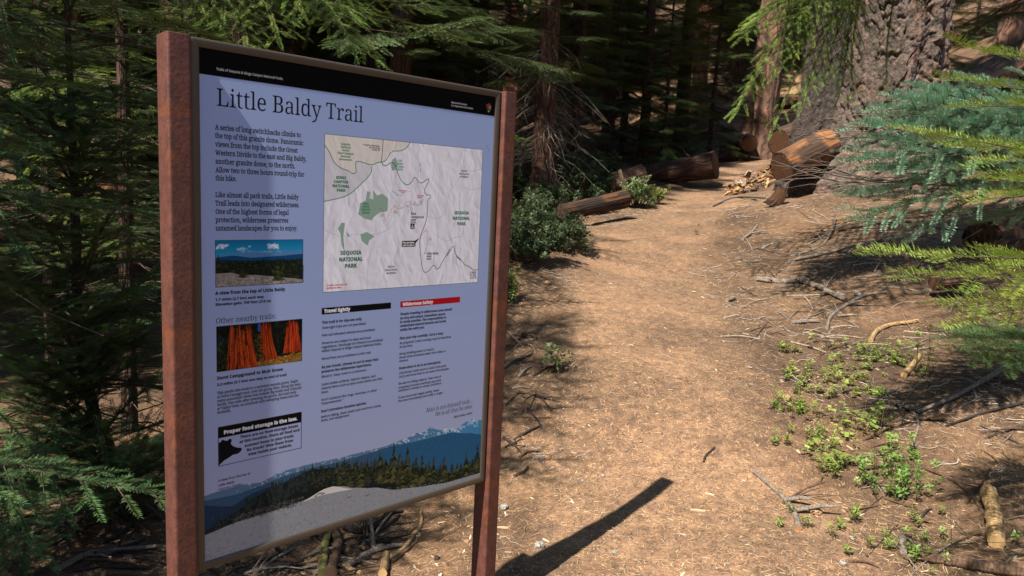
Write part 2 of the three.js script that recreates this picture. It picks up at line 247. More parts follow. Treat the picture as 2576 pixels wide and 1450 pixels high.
  // small picture: view from the top
  clip(53, 455, 222, 111.5, () => {
    const s = g.createLinearGradient(0, 455, 0, 500); s.addColorStop(0, '#0e6fa0'); s.addColorStop(1, '#3a9cc2'); g.fillStyle = s; g.fillRect(50, 450, 230, 60);
    dabs(50, 56, 466, 26, 9, ['#d9dde8', '#b9c6da'], 1, 3, 0.8); dabs(60, 182, 466, 26, 9, ['#d9dde8', '#b9c6da'], 1, 3.2, 0.8); dabs(30, 104, 474, 30, 5, ['#a9c4d8'], 1, 2.6, 0.7); dabs(10, 132, 469, 6, 3, ['#b9cada'], 0.8, 1.6, 0.7);
    ridge(50, 280, curve([[50, 493], [100, 489], [130, 484], [150, 482], [165, 485], [190, 481], [205, 479], [230, 484], [275, 484]]), 530, '#4f7fae'); dabs(60, 110, 481, 110, 5, ['#c8d4e4', '#7da0c4'], 0.5, 1.4, 0.7);
    ridge(50, 280, curve([[50, 496], [95, 492], [140, 498], [200, 496], [275, 492]]), 540, '#16456f'); ridge(50, 280, curve([[50, 500], [150, 506], [275, 504]]), 560, '#12304a');
    ridge(50, 280, (x) => 509 + 8 * (fbm(x * 0.14, 3, 4, 3) - 0.5) - 5 * hash(x, 2), 560, '#151d17'); dabs(900, 52, 506, 224, 40, ['#1d2a1c', '#2a3420', '#0e1512', '#3a3a24'], 0.6, 2.2, 0.8);
    for (const [x, y, t, d] of [[60, 540, 52, 26], [78, 542, 40, 22], [96, 543, 38, 22], [118, 541, 28, 22], [240, 552, 26, 22], [258, 554, 30, 20]]) conifer(x, y, t, d, (k) => ['#20261a', '#121810', '#333422'][Math.floor(k * 3)]);
    ridge(50, 280, curve([[50, 534], [90, 533], [110, 539], [150, 541], [180, 545], [200, 547], [240, 553], [275, 558]]), 570, '#8d867e'); dabs(900, 52, 535, 224, 34, ['#a59d92', '#6e655d', '#b8b0a4', '#5b534c'], 0.5, 2.6, 0.55, (x, y) => y > 535 + (x - 53) * 0.12);
    conifer(208, 556, 56, 34, (k) => ['#26301c', '#141c10', '#3e4226'][Math.floor(k * 3)]); for (let k = 0; k < 40; k++) { g.globalAlpha = 0.8; g.fillStyle = ['#2c3720', '#182012', '#484a2a'][k % 3]; g.beginPath(); g.ellipse(208 + (R() - 0.5) * 30, 515 + R() * 40, 3, 2.2, R(), 0, 7); g.fill(); } g.globalAlpha = 1; conifer(118, 545, 16, 24, (k) => ['#39401f', '#20261a'][k > 0.5 ? 1 : 0]);
  });
  T('PHOTO BY PETER LINDSTROM', 278, 565, 44, 3.4, { turn: -Math.PI / 2 });
  T('A view from the top of Little Baldy', 52, 585, 175, 11, { b: 1 }); T('1.7 miles (2.7 km) each way', 52, 599, 119, 9.2, { b: 1 }); T('Elevation gain: 709 feet (216 m)', 52, 611, 138, 9.2, { b: 1 });
  T('Other nearby trails:', 52, 654, 152, 18, se);
  // small picture: red trunks in the grove
  clip(54, 662, 220, 111.5, () => {
    g.fillStyle = '#12140f'; g.fillRect(50, 660, 230, 120); dabs(500, 54, 662, 220, 90, ['#1e2a16', '#0a0d0a', '#26301a'], 1, 4, 0.7); g.fillStyle = '#3455a8'; g.fillRect(156, 662, 6, 22); dabs(40, 58, 690, 14, 40, ['#35466f'], 0.5, 1.8, 0.6);
    const gr = (x) => 765 - (x - 150) * 0.11; ridge(120, 280, (x) => gr(x) - 10 * hash(x, 1) * 0.3, 780, '#7b5a26'); dabs(700, 140, 738, 134, 40, ['#a8802e', '#7c8a34', '#c79a40', '#5f3a1c', '#a84a20'], 0.5, 2, 0.75, (x, y) => y > gr(x) - 4);
    const trunk = (x0, x1, b0, b1, yb, tones) => { for (let i = 0; i < 240; i++) { const f = R(), a = lerp(x0, x1, f), b = lerp(b0, b1, f); g.globalAlpha = 0.85; g.strokeStyle = tones[Math.floor(R() * tones.length)]; g.lineWidth = 0.7 + R() * 1.6; const t0 = R() * 0.8, t1 = t0 + 0.2 + R() * 0.4; const px = (t) => lerp(a, b, t * t * 0.75 + t * 0.25); g.beginPath(); g.moveTo(px(t0), lerp(660, yb, t0)); g.lineTo(px(Math.min(1, (t0 + t1) / 2)), lerp(660, yb, Math.min(1, (t0 + t1) / 2))); g.lineTo(px(Math.min(1, t1)), lerp(660, yb, Math.min(1, t1))); g.stroke(); } g.globalAlpha = 1; };
    const red = ['#b8431a', '#9a3212', '#d0561f', '#7d260e', '#c24a1c', '#5a1c0c'];
    trunk(163, 188, 160, 208, 760, red); trunk(232, 262, 222, 276, 748, ['#b8381a', '#982a12', '#c84a22', '#6d200e']);
    for (let k = 0; k < 130; k++) { g.globalAlpha = 0.85; g.fillStyle = ['#3a3a18', '#1e2410', '#5a5424', '#2c3216'][k % 4]; const t = R(); g.beginPath(); g.ellipse(154 + (R() - 0.5) * 26 * (0.4 + t), 690 + t * 65, 3.4, 1.8, R() - 0.5, 0, 7); g.fill(); } g.globalAlpha = 1;
    trunk(86, 138, 72, 162, 790, red); for (let k = 0; k < 24; k++) { g.fillStyle = '#1c0d08'; g.fillRect(88 + R() * 44, 670 + R() * 90, 0.8 + R() * 1.6, 1 + R() * 4); } dabs(120, 56, 700, 22, 70, ['#222c16', '#39401c', '#141a0e'], 1, 3, 0.8);
  });
  T('Dorst Campground to Muir Grove', 54, 793, 168, 11, { b: 1 }); T('2.3 miles (3.7 km) one way to end of trail', 54, 808, 178, 9.2, { b: 1 });
  [['This gentle hike leads to a secluded sequoia grove. Begin', 210], ['at Dorst Campground, near the group sites. Along the way,', 218], ['enjoy panoramic views that include Big Baldy and Chimney', 220], ['Rocks. One mile after entering the grove, the trail ends', 205], ['at Valley View, an overlook with sweeping views into the', 212], ['foothills.', 34]].forEach(([s, x], i) => T(s, 54, 829 + i * 9.9, x, 8.6, se));
  // food storage box and bear
  g.strokeStyle = '#18181c'; g.lineWidth = 1.4; g.strokeRect(56, 913, 218, 99); g.fillStyle = '#101012'; g.fillRect(55.5, 912.5, 219, 28); T('Proper food storage is the law.', 69, 933, 194, 13.2, { b: 1, c: '#e3e3e8' });
  [['There are no food-storage boxes', 265, 155], ['at this location. Store all food and', 269, 161], ['scented items in your trunk.', 254, 133], ['No trunk? Hide them from', 251, 125], ['view inside your vehicle.', 248, 118]].forEach(([s, x, k], i) => T(s, x, 952.5 + i * 12.4, k, 10.2, { b: 1, right: 1, c: '#232329' }));
  g.fillStyle = '#121214'; g.beginPath(); g.moveTo(57, 952); g.lineTo(62, 951); g.quadraticCurveTo(63, 945, 69, 947); g.lineTo(73, 950); g.lineTo(79, 951); g.quadraticCurveTo(83, 945, 88, 949); g.quadraticCurveTo(90, 954, 86, 960); g.lineTo(92, 968); g.lineTo(102, 974); g.lineTo(113, 977); g.lineTo(114, 981); g.lineTo(111, 986); g.lineTo(104, 990); g.lineTo(92, 990); g.lineTo(80, 996); g.lineTo(70, 1000); g.lineTo(57, 1010); g.fill(); g.strokeStyle = '#3a3a3c'; g.lineWidth = 0.8; g.beginPath(); g.moveTo(96, 985); g.lineTo(110, 983); g.stroke();
  T('A view from the top of', 55, 1052, 80, 7.6); T('Little Baldy', 55, 1064, 40, 7.6); T('PHOTO BY C. PURCHIS', 55, 1074.5, 57, 5.6);
  // map: relief, borders, groves, road, trails
  clip(333, 183, 535.5, 413, () => {
    const mc = document.createElement('canvas'); mc.width = 536; mc.height = 413; const m = mc.getContext('2d'), im = m.createImageData(536, 413);
    const hh = (x, y) => { const wx = x + 60 * (fbm(x * 0.012, y * 0.012, 9, 3) - 0.5), r = 1 - Math.abs(2 * fbm(wx * 0.011, y * 0.0065, 3, 4) - 1); return r * 60 + 26 * (1 - Math.abs(2 * fbm(wx * 0.03, y * 0.018, 13, 3) - 1)); };
    for (let y = 0; y < 413; y++) for (let x = 0; x < 536; x++) { const a = hh(x, y), k = 226 + clamp((hh(x + 1.5, y) - a) * 6 - (hh(x, y + 1.5) - a) * 3.4, -26, 14), i = (y * 536 + x) * 4; im.data[i] = k; im.data[i + 1] = k; im.data[i + 2] = k + 8; im.data[i + 3] = 255; }
    m.putImageData(im, 0, 0); g.drawImage(mc, 333, 183);
    const path = (P, close) => { g.beginPath(); P.forEach((p, i) => (i ? g.lineTo(...p) : g.moveTo(...p))); if (close) g.closePath(); };
    const soft = (P, style, lw, dash = []) => { g.strokeStyle = style; g.lineWidth = lw; g.lineJoin = 'round'; g.setLineDash(dash); g.beginPath(); g.moveTo(...P[0]); for (let i = 1; i < P.length - 1; i++) g.quadraticCurveTo(...P[i], (P[i][0] + P[i + 1][0]) / 2, (P[i][1] + P[i + 1][1]) / 2); g.lineTo(...P[P.length - 1]); g.stroke(); g.setLineDash([]); };
    const b1 = [[333, 211], [347, 227], [359, 254], [383, 270], [404, 272], [411, 280], [429, 279], [422, 249], [436, 245], [475, 256], [494, 244], [519, 243], [536, 210], [565, 211], [587, 200], [598, 183]];
    path([...b1, [333, 183]], 1); g.globalAlpha = 0.5; g.fillStyle = '#d8cbb4'; g.fill(); path([[333, 356], [387, 345], [414, 332], [444, 305], [467, 284], [476, 269], [475, 256], ...b1.slice(0, 9).reverse()], 1); g.fillStyle = '#b4b4b6'; g.globalAlpha = 0.4; g.fill(); g.globalAlpha = 1;
    for (const P of [[[461, 325], [472, 328], [468, 344], [482, 347], [480, 320], [493, 336], [510, 330], [529, 342], [528, 378], [501, 383], [484, 395], [478, 404], [456, 400], [435, 388], [441, 358], [458, 350]], [[537, 255], [540, 235], [551, 228], [558, 245], [552, 262], [541, 266]], [[374, 427], [385, 411], [395, 412], [391, 448], [396, 490], [386, 471], [382, 440]], [[443, 443], [463, 436], [488, 448], [471, 460], [466, 474], [447, 460]], [[400, 437], [405, 438], [411, 449], [404, 449]]]) { path(P, 1); g.fillStyle = '#8fab9a'; g.fill(); }
    for (const P of [[[333, 430], [360, 440], [385, 450], [430, 440], [480, 445], [540, 430], [560, 380]], [[490, 250], [510, 300], [545, 340], [575, 370]], [[628, 200], [632, 240], [625, 300], [640, 330]], [[868, 240], [830, 255], [800, 245], [770, 290], [740, 320], [735, 380], [700, 400], [665, 390]], [[868, 300], [835, 310], [800, 300]], [[800, 183], [790, 230], [800, 245]], [[690, 440], [740, 470], [760, 455], [800, 450]], [[470, 596], [465, 540], [480, 480]], [[740, 596], [745, 550], [735, 520]]]) soft(P, '#8fa3c4', 0.8);
    soft(b1, '#2e7a4c', 1.9); soft([[475, 256], [476, 269], [467, 284], [444, 305], [414, 332], [387, 345], [333, 356]], '#2e7a4c', 1.9);
    soft([[509, 183], [506, 230], [505, 247], [516, 256], [537, 242], [548, 244], [556, 266], [571, 293], [590, 304], [606, 297], [617, 275], [632, 294], [644, 296], [665, 279], [668, 290], [650, 315], [660, 331], [672, 326], [676, 336], [663, 343], [667, 388], [656, 420], [639, 456], [646, 508], [655, 557], [677, 555], [696, 530], [709, 556], [733, 515], [749, 504], [767, 472], [775, 508], [801, 522], [811, 539], [833, 544], [847, 557], [868, 556]], '#3a3a40', 1.7);
    soft([[537, 258], [540, 304], [554, 325], [572, 337], [587, 323], [614, 318], [609, 342]], '#a34438', 1, [1.2, 1.6]); soft([[609, 348], [588, 348], [585, 366], [561, 372], [551, 358], [533, 387], [521, 412], [519, 387], [508, 371], [499, 370]], '#a3483a', 1.2, [3, 1.6]); soft([[641, 453], [666, 422], [664, 440], [670, 430], [670, 476], [661, 495]], '#a3483a', 1.2, [3, 1.6]);
    for (const [x, y, a] of [[598, 362, 0], [606, 357, 1], [618, 356, 2], [628, 358, 3], [640, 352, 4], [645, 346, 5], [610, 372, 1.4], [612, 382, 1]]) { g.strokeStyle = '#4a4a50'; g.lineWidth = 1; g.beginPath(); g.ellipse(x, y, 6, 2.6, a, 0, 5.2); g.stroke(); }
    const gre = '#2c6b48'; const C = (L, x, y, dy, sz, o) => L.forEach(([s, k], i) => T(s, x, y + i * dy, k, sz, { mid: 1, ...o }));
    C([['Sequoia', 28], ['National', 30], ['Forest/', 24], ['Giant Sequoia', 48], ['National', 30], ['Monument', 37]], 394, 207, 8, 7.4, { b: 1, c: '#5f8a68' });
    C([['KINGS', 30], ['CANYON', 42], ['NATIONAL', 51], ['PARK', 26]], 382, 296, 11, 9.6, { b: 1, c: gre }); C([['LOST', 16], ['GROVE', 21], ['SEQUOIA', 27], ['GROVE', 21]], 565, 239, 8.2, 7.4, { i: 1, c: '#3f7c58' }); C([['MUIR', 17], ['GROVE', 23], ['SEQUOIA', 29], ['GROVE', 23]], 458, 362, 8, 7.6, { i: 1, c: '#2f6c4a' });
    C([['SEQUOIA', 58], ['NATIONAL', 68], ['PARK', 33]], 794, 383, 16.5, 12.6, { b: 1, c: gre }); C([['SEQUOIA', 64], ['NATIONAL', 73], ['PARK', 37]], 415, 497, 18, 14, { b: 1, c: gre });
    C([['SEQUOIA-', 24], ['KINGS CANYON', 39], ['WILDERNESS', 32]], 798, 254, 9, 6.2, { c: '#3a3a40' }); C([['SEQUOIA-', 25], ['KINGS CANYON', 41], ['WILDERNESS', 33]], 545, 537, 9.4, 6.4, { c: '#3a3a40' });
    T('To Fresno or Grant Grove', 499, 203, 52, 6, { right: 1 }); T('and Cedar Grove', 499, 208.5, 34, 6, { right: 1 }); T('via Hwy 180', 499, 214, 25, 6, { right: 1 });
    T('Dorst', 607, 387, 19, 8.6); T('Campground', 607, 396, 47, 8.6); T('6800ft', 607, 403.5, 18, 7, { i: 1 }); T('2075m', 607, 410, 19, 7);
    g.fillStyle = '#141416'; g.beginPath(); g.roundRect(607, 412, 14, 16, 2); g.fill(); g.strokeStyle = '#f0f0f0'; g.lineWidth = 1.2; g.beginPath(); g.moveTo(609.6, 425.4); g.lineTo(614, 415); g.lineTo(618.4, 425.4); g.closePath(); g.stroke(); g.beginPath(); g.moveTo(612.4, 425.4); g.lineTo(614, 420); g.lineTo(615.6, 425.4); g.stroke();
    g.fillStyle = '#121214'; g.fillRect(579, 462, 47, 17); g.beginPath(); g.moveTo(624, 462); g.lineTo(640, 454); g.lineTo(626, 469); g.fill(); T('You are here', 581, 469.5, 41, 7.4, { b: 1, c: '#f2f2f2' }); T('7,400 ft (2,255 m)', 581, 476.6, 42, 5.8, { b: 1, c: '#f2f2f2' });
    g.beginPath(); g.arc(661, 499, 2, 0, 7); g.fill(); T('Little Baldy', 667, 503.6, 44, 8.6); T('8044ft', 667, 511, 18, 7, { i: 1 }); T('2452m', 667, 518, 19, 7);
    T('Unmaintained', 563, 321, 28, 5, { c: '#b03a30' }); T('trail', 574, 326, 9, 5, { c: '#b03a30' }); T('Road closed', 627, 333, 23, 5, { c: '#b03a30', b: 1 }); T('in winter.', 627, 338.5, 18, 5, { c: '#b03a30', b: 1 }); T('1.7 mi', 673, 457, 10, 4.6, { c: '#8a6a30' }); T('2.7 km', 673, 461.5, 10, 4.6, { c: '#8a6a30' }); T('1.4 mi', 548, 379, 10, 4.6, { c: '#8a6a30' }); T('2.3 km', 548, 383.5, 10, 4.6, { c: '#8a6a30' }); T('0.6 mi', 506, 389, 10, 4.6, { c: '#8a6a30' }); T('0.9 km', 506, 393.5, 10, 4.6, { c: '#8a6a30' });
    T('In winter, some roads and', 343, 580, 62, 6.2, { c: '#b03a30' }); T('facilities are closed.', 343, 587.5, 46, 6.2, { c: '#b03a30' }); T('To Lodgepole,', 862, 565, 28, 5.4, { right: 1 }); T('Giant Forest,', 862, 571, 26, 5.4, { right: 1 }); T('Three Rivers,', 862, 577, 25, 5.4, { right: 1 }); T('and Hwy 198', 862, 583, 25, 5.4, { right: 1 });
    T('Generals', 742, 510, 24, 5.4, { turn: -1.05 }); T('Highway', 778, 511, 22, 5.4, { turn: 0.72 }); T('Dorst Creek', 541, 322, 24, 4.6, { turn: 0.6, c: '#5a78a8' }); T('Cabin Creek', 633, 238, 26, 4.6, { turn: 1.5, c: '#5a78a8' });
  });
  // the two lower columns
  g.fillStyle = '#0e0e10'; g.fillRect(330, 638, 217, 17.5); T('Travel lightly', 337, 651.6, 78, 13, { b: 1, c: '#eceff2' }); g.fillStyle = '#a8161e'; g.fillRect(579, 637.5, 221, 18); T('Wilderness Safety', 587, 651, 109, 12.6, { b: 1, c: '#eddfe0' });
  for (const [s, y, k, b] of [['This trail is for day-use only.', 680.5, 123, 1], ['Overnight trips are not permitted.', 695, 136], ['Pets and wheeled vehicles are prohibited.', 715.5, 166], ['Firearms are subject to state and local', 737, 151], ['regulations. Discharge of a firearm is prohibited', 747.5, 191], ['within Sequoia & Kings Canyon National Parks.', 758, 187], ['Wood fires are prohibited on this trail.', 779.5, 154], ['As you travel, choose to act in ways that', 802.5, 178, 1], ['preserve the wilderness experience.', 814.5, 156, 1], ['Blend in. Keep noise to a minimum.', 829, 141], ['Leave Indian artifacts, historic objects, and', 850.5, 169], ['natural items such as pine cones where you find', 861.5, 192], ['them.', 872.5, 22], ["Don't construct fire rings, trenches, or other", 893, 175], ['\u201cimprovements.\u201d', 903.5, 66], ["Don't introduce invasive species.", 925.5, 142, 1], ['Before hiking, clean seeds and mud from boots,', 941, 191], ['laces, and equipment.', 951, 88]]) T(s, 331, y, k, b ? 9.4 : 8.8, { b });
  for (const [s, y, k, b] of [['People traveling in wilderness areas should', 678, 190, 1], ['be very self-reliant. Immediate rescue', 690, 164, 1], ['is rarely possible. The responsibility to', 701.5, 168, 1], ['understand natural hazards and travel', 713, 168, 1], ['safely lies with you.', 724.5, 88, 1], ['Plan your trip carefully. Carry a map.', 750, 160, 1], ['Be prepared: Creek crossings may be hazardous', 764.5, 190], ['at any time.', 775.5, 47], ['Bring drinking water or treat it.', 796.5, 127], ['Never drink untreated water from lakes or', 807, 171], ['streams.', 817.5, 33], ['Know what to do in an emergency.', 839.5, 154, 1], ['Cell phones rarely work in most of the park.', 854, 176], ['Carry and know how to use basic first-aid gear.', 865, 188], ['Be alert to falling objects. Take note of', 885.5, 156], ['snapping branches overhead; pay extra', 897.5, 157], ['attention in windy or snowy conditions.', 907.5, 160], ['If you encounter illegal activity, leave', 928, 150], ['the area immediately and notify a ranger.', 938.5, 167]]) T(s, 580, y, k, b ? 9.4 : 8.8, { b });
  T('Man is not himself only\u2026', 868, 987.5, 186, 18, { f: 'serif', i: 1, right: 1 }); T('He is all that he sees.', 868, 1006.5, 151, 18, { f: 'serif', i: 1, right: 1 }); T('Mary Austin, Author', 868, 1026, 76, 9.4, { f: 'serif', i: 1, right: 1 });
  // wide picture along the foot of the panel
  const rid = curve([[10, 1081], [60, 1076], [117, 1074], [163, 1080], [218, 1065], [292, 1063], [388, 1066], [458, 1065], [531, 1065], [613, 1056], [650, 1047], [675, 1049], [702, 1039], [728, 1052], [752, 1058], [765, 1053], [779, 1056], [807, 1068], [820, 1058], [833, 1052], [855, 1045], [866, 1044], [885, 1050], [930, 1061]]);
  const rr = (x) => rid(x) + 2.6 * (fbm(x * 0.16, 5, 8, 3) - 0.5);
  ridge(8, 930, rr, 1200, '#56728f'); const gd = g.createLinearGradient(400, 0, 930, 0); gd.addColorStop(0, 'rgba(70,125,165,0)'); gd.addColorStop(1, 'rgba(58,138,184,0.8)'); ridge(8, 930, rr, 1200, gd);
  for (let i = 0; i < 2600; i++) { const x = 100 + R() * 810, dy = R() * R() * 26, y = rr(x) + 0.6 + dy; if (fbm(x * 0.09, y * 0.12, 33, 3) < 0.5 || (x < 500 && R() < 0.72)) continue; g.globalAlpha = 0.65; g.fillStyle = R() < 0.75 ? '#cfd8e6' : '#8fb2cf'; g.beginPath(); g.ellipse(x, y, 0.8 + R() * 2.6, 0.7 + R() * 0.8, 0.5, 0, 7); g.fill(); } g.globalAlpha = 1;
  ridge(8, 930, (x) => curve([[10, 1092], [100, 1096], [160, 1090], [230, 1079], [300, 1075], [388, 1078], [470, 1074], [550, 1069], [671, 1073], [780, 1072], [850, 1088], [930, 1108]])(x) + 2 * (fbm(x * 0.3, 9, 4, 3) - 0.5), 1240, '#38546e'); ridge(500, 930, (x) => curve([[500, 1090], [560, 1072], [671, 1074], [780, 1073], [850, 1090], [930, 1109]])(x) + 1.4 * (fbm(x * 0.4, 9, 4, 3) - 0.5), 1240, '#2a587c');
  ridge(8, 400, curve([[10, 1102], [88, 1124], [140, 1104], [178, 1100], [300, 1090], [400, 1100]]), 1240, '#26384f'); dabs(1500, 10, 1085, 900, 70, ['#26466a', '#1a3450', '#35608a'], 0.6, 2.2, 0.35, (x, y) => y > rr(x) + 22);
  const tl = curve([[10, 1176], [87, 1146], [163, 1112], [218, 1098], [301, 1080], [360, 1088], [400, 1104], [458, 1112], [521, 1122], [569, 1128], [618, 1158], [673, 1176], [718, 1190], [759, 1200], [813, 1212], [842, 1206], [930, 1190]]);
  ridge(8, 930, (x) => tl(x) + 5 * (fbm(x * 0.5, 3, 4, 2) - 0.5), 1245, '#1b211f'); for (let i = 0; i < 620; i++) { const f = R(), x = 14 + f * 900, k = R(); const t = (x > 380 ? 26 : 14) + 18 * R(); conifer(x, tl(x) + 6 + k * 50, t, t * 0.36, (q) => (x < 300 ? ['#2a3431', '#1a2223', '#343a36', '#26302c'] : ['#2b3226', '#1c2118', '#474a35', '#22281c'])[Math.floor(q * 4)]); }
  for (const [x, y, t, d] of [[389, 1160, 62, 34], [420, 1165, 52, 30], [458, 1165, 76, 30], [521, 1172, 96, 34], [545, 1175, 70, 30], [569, 1180, 122, 30], [590, 1186, 90, 34], [618, 1195, 112, 40], [650, 1200, 84, 30], [673, 1208, 90, 30], [700, 1214, 70, 26], [718, 1216, 80, 26], [759, 1222, 78, 32], [790, 1226, 50, 24], [813, 1230, 52, 24], [850, 1230, 78, 26], [896, 1226, 92, 30], [600, 1212, 66, 40], [640, 1215, 46, 30]]) { conifer(x, y, t, d, (q) => ['#2c3222', '#1a1e15', '#44462c', '#222819'][Math.floor(q * 4)]); conifer(x + 2, y, t * 0.94, d * 0.8, (q) => ['#3a3e28', '#1e2217', '#54522f'][Math.floor(q * 3)]); }
  ridge(8, 930, (x) => curve([[10, 1182], [102, 1170], [202, 1167], [284, 1162], [345, 1145], [367, 1144], [400, 1152], [436, 1166], [494, 1181], [586, 1210], [694, 1226], [780, 1236], [914, 1237]])(x) + 1.2 * (fbm(x * 0.2, 3, 4, 2) - 0.5), 1290, '#909398');
  ridge(284, 434, curve([[284, 1163], [345, 1145.5], [367, 1144.5], [434, 1168]]), 1168, '#d4d1c8'); ridge(270, 450, curve([[270, 1166], [330, 1161], [380, 1164], [450, 1171]]), 1180, '#909398');
  dabs(4200, 12, 1150, 910, 110, ['#989a9e', '#75777c', '#a6a7a8', '#808287', '#6c6e74'], 0.5, 2.6, 0.42, (x, y) => y > curve([[10, 1184], [102, 1172], [202, 1169], [284, 1166], [436, 1170], [494, 1184], [586, 1213], [694, 1229], [914, 1240]])(x));
  dabs(420, 90, 1150, 190, 24, ['#5d5558', '#6d6262', '#4c4a44', '#3f4638'], 0.6, 2.4, 0.7, (x, y) => y > tl(x) + 16 && y < 1172); dabs(260, 480, 1186, 400, 44, ['#a59d9c', '#cfc6c4', '#6f6868'], 0.6, 2.2, 0.6, (x, y) => Math.abs(y - curve([[480, 1181], [586, 1208], [694, 1224], [914, 1238]])(x)) < 5);
  for (const [x, y, a] of [[330, 1155, 9], [318, 1159, 5], [340, 1158, 7], [480, 1200, 8], [420, 1190, 7]]) { g.fillStyle = '#6a6266'; g.beginPath(); g.ellipse(x, y, a, 1.8, -0.1, 0, 7); g.fill(); }
  // wear: scratches and spots in the print
  g.strokeStyle = '#4a5578'; g.lineWidth = 1.2; g.beginPath(); g.moveTo(884, 168); g.lineTo(894, 186); g.stroke(); g.strokeStyle = '#8a5a5a'; g.lineWidth = 0.8; g.beginPath(); g.moveTo(818, 688); g.lineTo(818, 698); g.stroke(); dabs(90, 20, 90, 890, 900, ['#6a779c', '#b3bddb', '#7a6a60'], 0.4, 0.9, 0.6);
});
const panelBump = dataTex(512, 512, (u, v) => { const n = fbm(u * 64, v * 64, 3, 3, 64); return [n, n, n]; }, false); panelBump.repeat.set(6, 8);
const panelMat = new THREE.MeshPhysicalMaterial({ map: signMap, bumpMap: panelBump, bumpScale: 0.00011, roughness: 0.6, specularIntensity: 0.1 });
{
  const TL = at(759.9 / 1.59006, 143.9 / 1.59006, SIGN_DEPTH);
  const foot = TL.clone().addScaledVector(U, 0.465), base = height(foot.x, foot.z), HT = foot.y - base;
  const sign = thing('trail_sign', 'large trail information sign headed Little Baldy Trail between two rusted steel posts', 'sign');
  sign.position.set(foot.x, base, foot.z); sign.setRotationFromMatrix(new THREE.Matrix4().makeBasis(U, V.clone().negate(), W));
  const X = (mm) => mm / 1000 - 0.465, Y = (mm) => HT - mm / 1000, Z = (mm) => mm / 1000;
  // posts: square tube with rounded corners, capped, sunk in the ground
  const post = (x0, x1) => {
    const r = 0.0065, w = (x1 - x0) / 1000, d = 0.072, s = new THREE.Shape(); s.moveTo(r, 0); s.lineTo(w - r, 0); s.quadraticCurveTo(w, 0, w, r); s.lineTo(w, d - r); s.quadraticCurveTo(w, d, w - r, d); s.lineTo(r, d); s.quadraticCurveTo(0, d, 0, d - r); s.lineTo(0, r); s.quadraticCurveTo(0, 0, r, 0);
    const L = HT + 0.5, g = new THREE.ExtrudeGeometry(s, { depth: L, bevelEnabled: true, bevelSize: 0.001, bevelThickness: 0.001, bevelSegments: 1, curveSegments: 5 });
    g.rotateX(-Math.PI / 2); g.translate(X(x0), -0.5 - 0.001, Z(14)); // rotated shape y points to -z
    const u = g.getAttribute('uv'); for (let i = 0; i < u.count; i++) u.setXY(i, u.getX(i) * 3 + u.getY(i) * 0.0, u.getY(i) * 0.9); return g;
  };
  mesh('post', post(-53, -3), rustMat, sign); mesh('post', post(934.5, 984.5), rustMat, sign);
  // frame rails, mitred: profile runs round the panel
  const rail = (a, b, dir) => { // a, b: outer corners (mm); profile: outer edge, rounded crown, inner lip
    const prof = [[0, -22], [0, -3], [1.5, -0.8], [5, 0], [12, -0.4], [17, -1.6], [19.5, -3.2], [19.5, -8], [19.5, -22]], P = [], I = [], N = prof.length;
    const ca = dir[0], cb = dir[1];
    for (const [c, k] of [[a, ca], [b, cb]]) for (const [t, z] of prof) P.push(X(c[0] + k[0] * t), Y(c[1] + k[1] * t), Z(z));
    for (let i = 0; i < N; i++) { const j = (i + 1) % N; I.push(i, N + i, j, j, N + i, N + j); }
    const g = new THREE.BufferGeometry(); g.setAttribute('position', new THREE.Float32BufferAttribute(P, 3)); g.setIndex(I); const f = g.toNonIndexed(); f.computeVertexNormals(); return f;
  };
  const c = [[0.4, 0], [930.1, 0], [930.1, 1270], [0.4, 1270]], k = [[1, 1], [-1, 1], [-1, -1], [1, -1]];
  [[0, 1], [1, 2], [2, 3], [3, 0]].forEach(([i, j]) => mesh('frame_rail', rail(c[i], c[j], [k[i], k[j]]), frameMat, sign));
  const pg = new THREE.BoxGeometry(0.908, 1.25, 0.006); pg.translate(X(466), Y(637), Z(-6 - 3)); mesh('printed_panel', pg, [frameMat, frameMat, frameMat, frameMat, panelMat, frameMat], sign);
  shade(sign);
}
